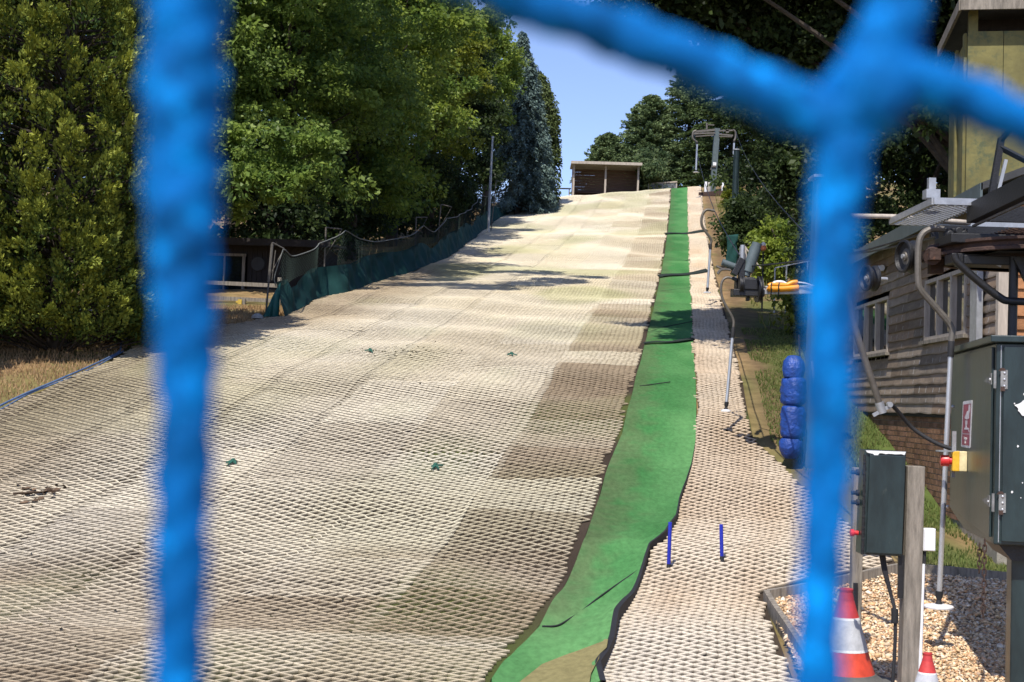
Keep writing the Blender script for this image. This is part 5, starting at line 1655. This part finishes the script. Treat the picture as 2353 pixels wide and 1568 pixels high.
mb = MB()
R0 = (P(2138, 590, 12.9) - wc).length
mb.lathe(wc - Vector((0, 0, .05)), [(R0 * .93, 0), (R0, .0), (R0, .025), (R0 * .965, .04), (R0 * .965, .07), (R0, .085), (R0, .11), (R0 * .93, .11), (R0 * .93, 0)], (0, 0, 1), 72)
for k in range(8):
    a = k * math.pi / 4 + .2
    mb.beam(wc, wc + Vector((math.cos(a), math.sin(a), 0)) * R0 * .94, .09, .05, (0, 0, 1))
mb.lathe(wc - Vector((0, 0, .12)), [(.16, 0), (.16, .24)], (0, 0, 1), 24)
obj('bullwheel', mb, 'rust', ov)
mb = MB()
mb.box(P(2245, 556, 12.6), (.62, .5, .085)); mb.box(P(2300, 603, 12.5), (.75, .3, .08)); mb.box(P(2215, 597, 12.5), (.28, .22, .09)); mb.box(P(2190, 537, 12.8), (.22, .16, .08)); mb.box(P(2340, 570, 12.4), (.5, .4, .12))
for px_, py_ in ((2180, 540), (2200, 532), (2190, 548), (2212, 540)):
    mb.lathe(P(px_, py_, 12.6), [(.035, 0), (.035, .06)], (0, -1, 0), 10)
obj('carriage', mb, 'black', ov, smooth=False, bevel=.008)
mb = MB(); mb.cyl(P(2230, 600, 12.45), P(2262, 604, 12.45), .018, n=10); mb.cyl(P(2262, 596, 12.4), P(2300, 612, 12.4), .012, n=8); obj('rod', mb, 'silver', ov)
mb = MB(); mb.cyl(P(2330, 590, 12.35), P(2325, 800, 12.35), .040, n=14); obj('support_post', mb, 'black', ov)
mb = MB(); mb.tube(spline([P(2192, 585, 12.3), P(2202, 605, 12.3), P(2250, 648, 12.3), P(2298, 684, 12.3), P(2320, 692, 12.3), P(2380, 694, 12.3)], 6), .034, 10); mb.beam(P(2334, 592, 12.3), P(2368, 660, 12.3), .05, .05); obj('brace', mb, 'black', ov)
mb = MB(); mb.lathe(P(2140, 452, 12.9), [(.09, -.02), (.09, .06), (.045, .06), (.045, .17)], (0, 0, 1), 4); mb.lathe(P(2140, 440, 12.9), [(.03, 0), (.03, .05), (.02, .1)], n=10); obj('stud', mb, 'galv', ov, smooth=False)
mb = MB(); mb.tube([P(1925, 496, 13.8), P(2050, 498, 13.9), P(2230, 512, 13.9)], .024, 10); obj('rail_pipe', mb, 'frame', ov)
mb = MB(); mb.cyl(P(2148, 580, 12.9), P(2142, 590, 12.7), .08, n=14); mb.box(P(2150, 612, 12.9), (.12, .1, .14)); mb.box(P(2138, 588, 12.8), (.1, .3, .1)); obj('bearing', mb, 'rust', ov, smooth=False)
# pulley wheels
for (px_, py_), d_, r_, lab in (((2086, 590), 12.9, .152, 'black pulley wheel with a shiny rim beside the nearest hanger'), ((1999, 640), 15.0, .14, 'darker pulley wheel half hidden by the blurred cord')):
    c = P(px_, py_, d_)
    ax = Vector((-.975, -.22, 0)).normalized()
    t = thing('pulley_wheel', c, lab, 'pulley', 'pulley wheels under the overhead frame')
    mb = MB(); mb.lathe(c - ax * .06, [(.03, 0), (r_, 0), (r_, .02), (r_ * .86, .04), (r_ * .86, .07), (r_, .09), (r_, .115), (r_ * .88, .118), (r_ * .82, .085), (.04, .075)], ax, 40); obj('rim', mb, 'black', t)
    mb = MB(); mb.lathe(c + ax * .012, [(r_ * .82, 0), (r_ * .3, .012), (.04, .03)], ax, 32); obj('web', mb, 'oldsteel', t)
    mb = MB(); mb.cyl(c - ax * .2, c + ax * .06, .022, n=10); obj('axle', mb, 'galv', t)
# floodlight pole in front of the yellow cabin
p0, p1 = P(2273, 478, 13.0), P(2301, 318, 13.0)
t = thing('steel_mast', p0, 'dark steel mast with side braces in front of the yellow cabin', 'mast')
mb = MB(); mb.beam(p0, p1, .055, .055); obj('mast', mb, 'black', t, smooth=False)
mb = MB(); mb.beam(p0 + Vector((.045, .0, 0)), p1 + Vector((.045, 0, -.2)), .03, .03); obj('edge', mb, 'galv', t, smooth=False)
mb = MB(); mb.beam(P(2296, 338, 13.0), P(2400, 392, 12.8), .03, .05); mb.beam(P(2299, 325, 13), P(2400, 195, 12.6), .03, .05); obj('brace', mb, 'black', t, smooth=False)

# ------------------------------------------------------------------ timber posts, cabinet, cones, gravel
pd = 11.0
g0 = P(2084, 1600, pd); g0.z = h1(g0.x, pd)
t = thing('timber_post', g0, 'square weathered grey timber post carrying the dark cabinet', 'post', 'timber posts by the gravel')
mb = MB(); mb.beam(g0 - Vector((0, 0, .3)), P(2101, 1071, pd), .135, .13); obj('post', mb, 'wood', t, smooth=False, bevel=.006)
mb = MB(); mb.beam(P(2072, 1276, pd - .03), P(2071, 1375, pd - .03), .055, .03); obj('batten', mb, 'black', t, smooth=False)
pq = 12.2
g1_ = P(1962, 1540, pq); g1_.z = h1(g1_.x, pq)
t = thing('timber_post', g1_, 'thin grey timber post left of the dark cabinet with a pale plate', 'post', 'timber posts by the gravel')
mb = MB(); mb.beam(g1_ - Vector((0, 0, .3)), P(1972, 1075, pq), .09, .09); obj('post', mb, 'wood', t, smooth=False, bevel=.005)
mb = MB(); mb.beam(P(1948, 1355, pq - .06), P(1949, 1392, pq - .06), .035, .012); obj('plate', mb, 'white', t, smooth=False)
mb = MB(); mb.beam(P(1966, 1340, pq - .06), P(1965, 1412, pq - .06), .035, .03); obj('batten', mb, 'black', t, smooth=False)
ca, cb = P(1979, 1275, 10.93), P(2079, 1037, 10.93)
cbx = thing('control_cabinet', P(2028, 1275, 11), 'dark green steel control cabinet with a chipped white top edge', 'cabinet')
mb = MB(); mb.box(((ca.x + cb.x) / 2, 11.0, (ca.z + cb.z) / 2), (cb.x - ca.x, .17, cb.z - ca.z), Matrix.Rotation(.02, 3, 'Y')); obj('body', mb, 'green_paint', cbx, smooth=False, bevel=.008)
mb = MB(); mb.box(((ca.x + cb.x) / 2 + .014, 10.905, (ca.z + cb.z) / 2 - .01), (cb.x - ca.x - .045, .02, cb.z - ca.z - .05), Matrix.Rotation(.02, 3, 'Y')); obj('door', mb, 'green_paint', cbx, smooth=False, bevel=.006)
mb = MB(); mb.prism([(ca.x + .02, 10.90, cb.z - .018)] + [(ca.x + .02 + (cb.x - ca.x - .03) * k / 12, 10.90, cb.z - .020 - .010 * (hsh(k, 3)) - (.03 if k == 3 else 0)) for k in range(1, 13)] + [(cb.x + .0, 10.90, cb.z - .004), (ca.x + .012, 10.90, cb.z - .002)], (0, -.004, 0)); obj('chipped_edge', mb, 'white', cbx, smooth=False)
mb = MB(); mb.cyl(P(1982, 1275, 10.89), P(1987, 1045, 10.89), .010, n=8)
for k in range(9):
    q = P(1982 + k * .6, 1262 - k * 25, 10.885); mb.lathe(q, [(.012, 0), (.012, .008)], (0, -1, 0), 8)
obj('hinge', mb, 'black', cbx)
for py_ in (1086, 1133, 1155):
    q = P(1974, py_, 11.0); mb = MB(); mb.lathe(q, [(.025, 0), (.025, .02), (.016, .025), (.016, .06)], (-1, 0, 0), 12); obj('latch', mb, 'rubber', cbx)
q = P(1972, 1225, 11.0); mb = MB(); mb.lathe(q, [(.018, 0), (.018, .03), (.028, .035), (.028, .06), (.01, .065)], (-1, 0, 0), 16); obj('red_knob', mb, 'red', cbx)
mb = MB()
for off in (-.012, .012):
    mb.tube(spline([P(2027 + off * 300, 1272, 11.0), P(2033 + off * 200, 1310, 11.0), P(2048, 1370, 10.98), P(2056, 1405, 10.95), P(2057, 1470, 10.93), P(2052, 1560, 10.9), P(2050, 1600, 10.9)], 6), .014, 8)
mb.tube([P(2056, 1400, 10.94), P(2056, 1432, 10.94)], .028, 8)
tag(obj('power_cable', mb, 'rubber'), 'pair of black cables curving down from the cabinet beside the post', 'cable')
c = P(2133, 1240, 10.98)
t = thing('junction_box', c, 'white plastic junction box and conduit on the side of the timber post', 'junction box')
mb = MB(); mb.box(c, (.095, .07, .175)); obj('box', mb, 'white_plastic', t, smooth=False, bevel=.006)
mb = MB(); mb.box(c - Vector((0, .042, 0)), (.085, .014, .165)); obj('cover', mb, 'white_plastic', t, smooth=False, bevel=.005)
mb = MB(); mb.tube([P(2125, 1264, 10.98), P(2123, 1300, 10.97)], .014, 8); obj('cable', mb, 'rubber', t)
mb = MB(); mb.tube([P(2122, 1296, 10.96), P(2116, 1480, 10.94), P(2112, 1600, 10.92)], .013, 10); obj('conduit', mb, 'white_plastic', t)

def cone(base, label, ax, rot, k_=1.0):
    base = Vector(base)
    t = thing('traffic_cone', base, label, 'traffic cone', 'traffic cones')
    ax = Vector(ax).normalized()
    mb = MB()
    R_ = Matrix.Rotation(rot, 3, 'Z')
    oc = []
    for sx, sy in ((1, .55), (.55, 1), (-.55, 1), (-1, .55), (-1, -.55), (-.55, -1), (.55, -1), (1, -.55)):
        oc.append(base + R_ @ Vector((sx * .34 * k_, sy * .34 * k_, .0)))
    mb.prism(oc[::-1], (0, 0, .045 * k_))
    mb.lathe(base + Vector((0, 0, .045 * k_)), [(.31 * k_, 0), (.29 * k_, .012 * k_), (.26 * k_, .03 * k_), (.25 * k_, .045 * k_)], n=28)
    obj('base', mb, 'rubber_grey', t, smooth=True)
    secs = [(0, .20, .245, .182, (.60, .06, .025)), (.20, .22, .184, .178, (.7, .7, .68)), (.22, .45, .178, .112, (.46, .47, .48)), (.45, .468, .1125, .107, (.72, .72, .70)), (.468, .60, .106, .066, (.50, .04, .035)), (.60, .67, .064, .052, (.44, .035, .035))]
    for nm, sel in (('lower_band', [0]), ('reflective_sleeve', [1, 2, 3]), ('upper_band', [4, 5])):
        mb = MB()
        for k in sel:
            a, b, r0, r1, c_ = secs[k]
            a, b, r0, r1 = a * k_, b * k_, r0 * k_, r1 * k_
            mb.col = c_
            mb.lathe(base + Vector((0, 0, .07 * k_)), [(r0, a), ((r0 + r1) / 2, (a + b) / 2), (r1, b)], ax, 36)
            if k == 5:
                mb.lathe(base + Vector((0, 0, .07 * k_)), [(q_[0] * k_, q_[1] * k_) for q_ in ((.052, .67), (.056, .678), (.056, .694), (.045, .70))], ax, 24)
        obj(nm, mb, 'vc', t)
    return t
M['rubber_grey'] = mat('grey_cone_rubber', (.10, .098, .088), rough=.8, var=.35, scale=9, bump=.2, bscale=60)
gc = P(1941, 1556, 11.6)
cone((gc.x, gc.y, h1(gc.x, gc.y) + .02), 'traffic cone with a dusty grey sleeve beside the timber post', (.0, 0, 1), .5)
gc = P(2128, 1640, 10.5)
cone((gc.x, gc.y, h1(gc.x, gc.y) + .01), 'small bright red cone cut by the bottom edge of the picture', (.01, 0, 1), .2, .61)

# gravel bed, pebbles, timber edging
gv = [(1770, 1388), (2062, 1326), (2360, 1318)]
def in_pit(x, y):
    xe = np.interp(y, [8, 11.4, e_near.y, e_far.y], [e_front.x + .1, e_front.x, e_near.x, e_far.x])
    return (x > xe + .03) & (y < np.interp(x, [e_near.x, e_far.x, 9], [e_near.y, e_far.y, e_far.y + .15]))
e_front, e_near, e_far = G(1838, 1580), G(1760, 1384), G(2064, 1322)
xs_ = np.arange(1.5, 7.5, .2); ysg = np.arange(6, 16.2, .2)
rows = [[Vector((x, y, h1(x, y) + .012)) for x in xs_ if True] for y in ysg]
mb = MB()
mb.col = (.33, .24, .15)
for i in range(len(ysg) - 1):
    for j in range(len(xs_) - 1):
        if in_pit(xs_[j], ysg[i]) and in_pit(xs_[j + 1], ysg[i + 1]):
            mb.poly([rows[i][j], rows[i][j + 1], rows[i + 1][j + 1], rows[i + 1][j]])
tag(obj('gravel_bed', mb, 'ground', smooth=False), kind='structure')
r2 = np.random.default_rng(99)
n = 62000
pp = np.column_stack([r2.uniform(1.6, 6.6, n), r2.uniform(9.6, 15.8, n)])
pp = pp[in_pit(pp[:, 0], pp[:, 1])]
n = len(pp)
oct_v = np.array([[1, 0, 0], [.35, .8, .1], [-.6, .7, -.1], [-1, -.1, 0], [-.4, -.8, .1], [.6, -.75, 0], [.1, .1, .75], [0, 0, -.6]], float)
oct_f = []
for i in range(6):
    oct_f.append((i, (i + 1) % 6, 6)); oct_f.append(((i + 1) % 6, i, 7))
sz = r2.lognormal(math.log(.0155), .38, n)[:, None]
st = np.column_stack([r2.uniform(.8, 1.5, n), r2.uniform(.7, 1.1, n), r2.uniform(.5, .95, n)])
an = r2.uniform(0, 6.28, n)
vv = oct_v[None] * st[:, None] * sz[:, None] * r2.uniform(.8, 1.2, (n, 8, 1))
tl = r2.normal(0, .35, n)
x_, y_, z_ = vv[..., 0], vv[..., 1], vv[..., 2] + vv[..., 0] * tl[:, None]
vv = np.stack([x_ * np.cos(an)[:, None] - y_ * np.sin(an)[:, None], x_ * np.sin(an)[:, None] + y_ * np.cos(an)[:, None], z_], -1)
ctr = np.column_stack([pp, H(pp[:, 0], pp[:, 1]) + .012 + r2.uniform(.0, .022, n)])
vv = vv + ctr[:, None]
pal = np.array([[.68, .52, .33], [.74, .63, .47], [.58, .38, .22], [.78, .72, .61], [.50, .42, .32], [.70, .47, .30], [.36, .29, .23]])
cc_ = pal[r2.choice(len(pal), n, p=[.25, .22, .13, .16, .09, .1, .05])] * r2.uniform(.75, 1.2, (n, 1)) * np.array([1.04, .93, .80])
Fp = (np.array(oct_f)[None] + (np.arange(n) * 8)[:, None, None]).reshape(-1, 3)
o = mesh_np('gravel', vv.reshape(-1, 3), Fp, np.repeat(cc_, 8, 0), 'pebble', smooth=True)
tag(o, 'bed of tan and cream pebbles below the drive housing', 'gravel', kind='stuff')
for a, b, lab in ((e_front + Vector((.12, -1.2, 0)), e_near, 'weathered timber edging board along the left side of the gravel'), (e_near + Vector((.03, .02, 0)), e_far, 'timber edging board between the matting and the back of the gravel'),
                  (e_far + Vector((.02, 0, 0)), Vector((7.2, e_far.y + .1, 0)), 'long timber edging board between the lawn and the gravel')):
    n_ = 10
    mb = MB()
    pts = [Vector((a.x + (b.x - a.x) * k / n_, a.y + (b.y - a.y) * k / n_, 0)) for k in range(n_ + 1)]
    for k in range(n_ + 1):
        pts[k].z = h1(pts[k].x, pts[k].y) + .045
    dv = (b - a).normalized(); sv = Vector((-dv.y, dv.x, 0)).normalized()
    q = [[p - sv * .028 - Vector((0, 0, .15)), p - sv * .028 + Vector((0, 0, .075)), p + sv * .028 + Vector((0, 0, .075)), p + sv * .028 - Vector((0, 0, .15)), p - sv * .028 - Vector((0, 0, .15))] for p in pts]
    mb.sheet(q); mb.poly(q[0][:4][::-1]); mb.poly(q[-1][:4])
    tag(obj('edging_board', mb, 'wood', smooth=False), lab, 'edging', 'timber edging around the gravel')

# ------------------------------------------------------------------ blue rope net right in front of the camera
sN = .29
net = thing('rope_net', P(1200, 784, sN), 'blurred bright blue rope net stretched across the view', 'net')
def cordpts(px, n=10):
    pts, ws = [], []
    c3 = spline([Vector((p[0], p[1], p[2])) for p in px], n)
    return [P(c.x, c.y, sN) for c in c3], [c.z / 2 * sN / FPX for c in c3]
def cord(px, twist=1.0, ph=0., n=14):
    pts, ws = cordpts(px, n)
    # arc length for the braid
    sl = [0]
    for a, b in zip(pts[:-1], pts[1:]):
        sl.append(sl[-1] + (b - a).length)
    Lb = .020
    mb = MB()
    mb.tube(pts, ws, 16, mod=lambda i, a: 1 + .055 * math.sin(2 * a + 2 * math.pi * sl[i] / Lb * twist + ph) + .06 * math.sin(3 * a - 4 * math.pi * sl[i] / Lb) + .03 * math.sin(2 * math.pi * sl[i] / (Lb * 1.3) + ph))
    return obj('cord', mb, 'blue_cord', net, angle=180)
cord([(452, -420, 192), (445, -250, 192), (430, -60, 192), (425, 100, 182), (418, 300, 177), (420, 500, 166), (424, 700, 147), (428, 900, 128), (420, 1150, 125), (415, 1300, 123), (410, 1568, 113), (405, 1750, 128), (400, 1850, 179)])
cord([(2110, -500, 162), (2080, -200, 145), (2060, -20, 139), (2050, 60, 148), (2010, 140, 157), (1962, 215, 157), (1945, 300, 139), (1930, 400, 130), (1917, 520, 121), (1905, 800, 116), (1904, 1000, 114), (1890, 1250, 104), (1878, 1568, 111), (1870, 2000, 139), (1866, 2350, 162)], 1, 1.)
cord([(440, -320, 154), (760, -190, 123), (1130, -30, 118), (1341, 48, 118), (1506, 109, 120), (1704, 191, 123), (1869, 264, 134), (1930, 268, 147), (1990, 205, 166), (2070, 185, 154), (2178, 212, 118), (2298, 258, 115), (2353, 288, 113), (2700, 470, 113), (3400, 820, 141)], 1, 2.)
cord([(-1100, -900, 128), (-400, -640, 115), (200, -430, 122), (440, -320, 166)], 1, .5)
cord([(-1100, 1180, 128), (-400, 1530, 115), (100, 1760, 118), (400, 1850, 166)], 1, 1.5)
cord([(400, 1850, 166), (800, 1960, 118), (1400, 2150, 118), (1866, 2350, 166)], 1, 2.5)
cord([(1866, 2350, 166), (2500, 2620, 122), (3400, 3000, 128)], 1, .2)
cord([(3420, -1500, 154), (3410, -400, 128), (3400, 820, 166), (3390, 1900, 128), (3380, 3000, 154)], 1, .9)
cord([(-1080, -1900, 141), (-1100, -900, 166), (-1100, 200, 128), (-1100, 1180, 166), (-1110, 2300, 128)], 1, .4)
for px_, py_, w_ in ((1980, 205, 205), (440, -320, 190), (400, 1850, 170), (1866, 2350, 170), (3400, 820, 160), (-1100, -900, 160), (-1100, 1180, 160)):
    c = P(px_, py_, sN); r_ = w_ / 2 * sN / FPX
    mb = MB(); mb.lathe(c - Vector((0, 0, r_ * 1.1)), [(r_ * .3, 0), (r_ * .8, r_ * .4), (r_, r_ * 1.0), (r_ * .85, r_ * 1.7), (r_ * .3, r_ * 2.2)], (.25, 0, 1), 20, sq=lambda q, z: 1 + .12 * math.sin(3 * q + 600 * z) + .08 * math.sin(5 * q - 900 * z))
    obj('knot', mb, 'blue_cord', net, angle=180)
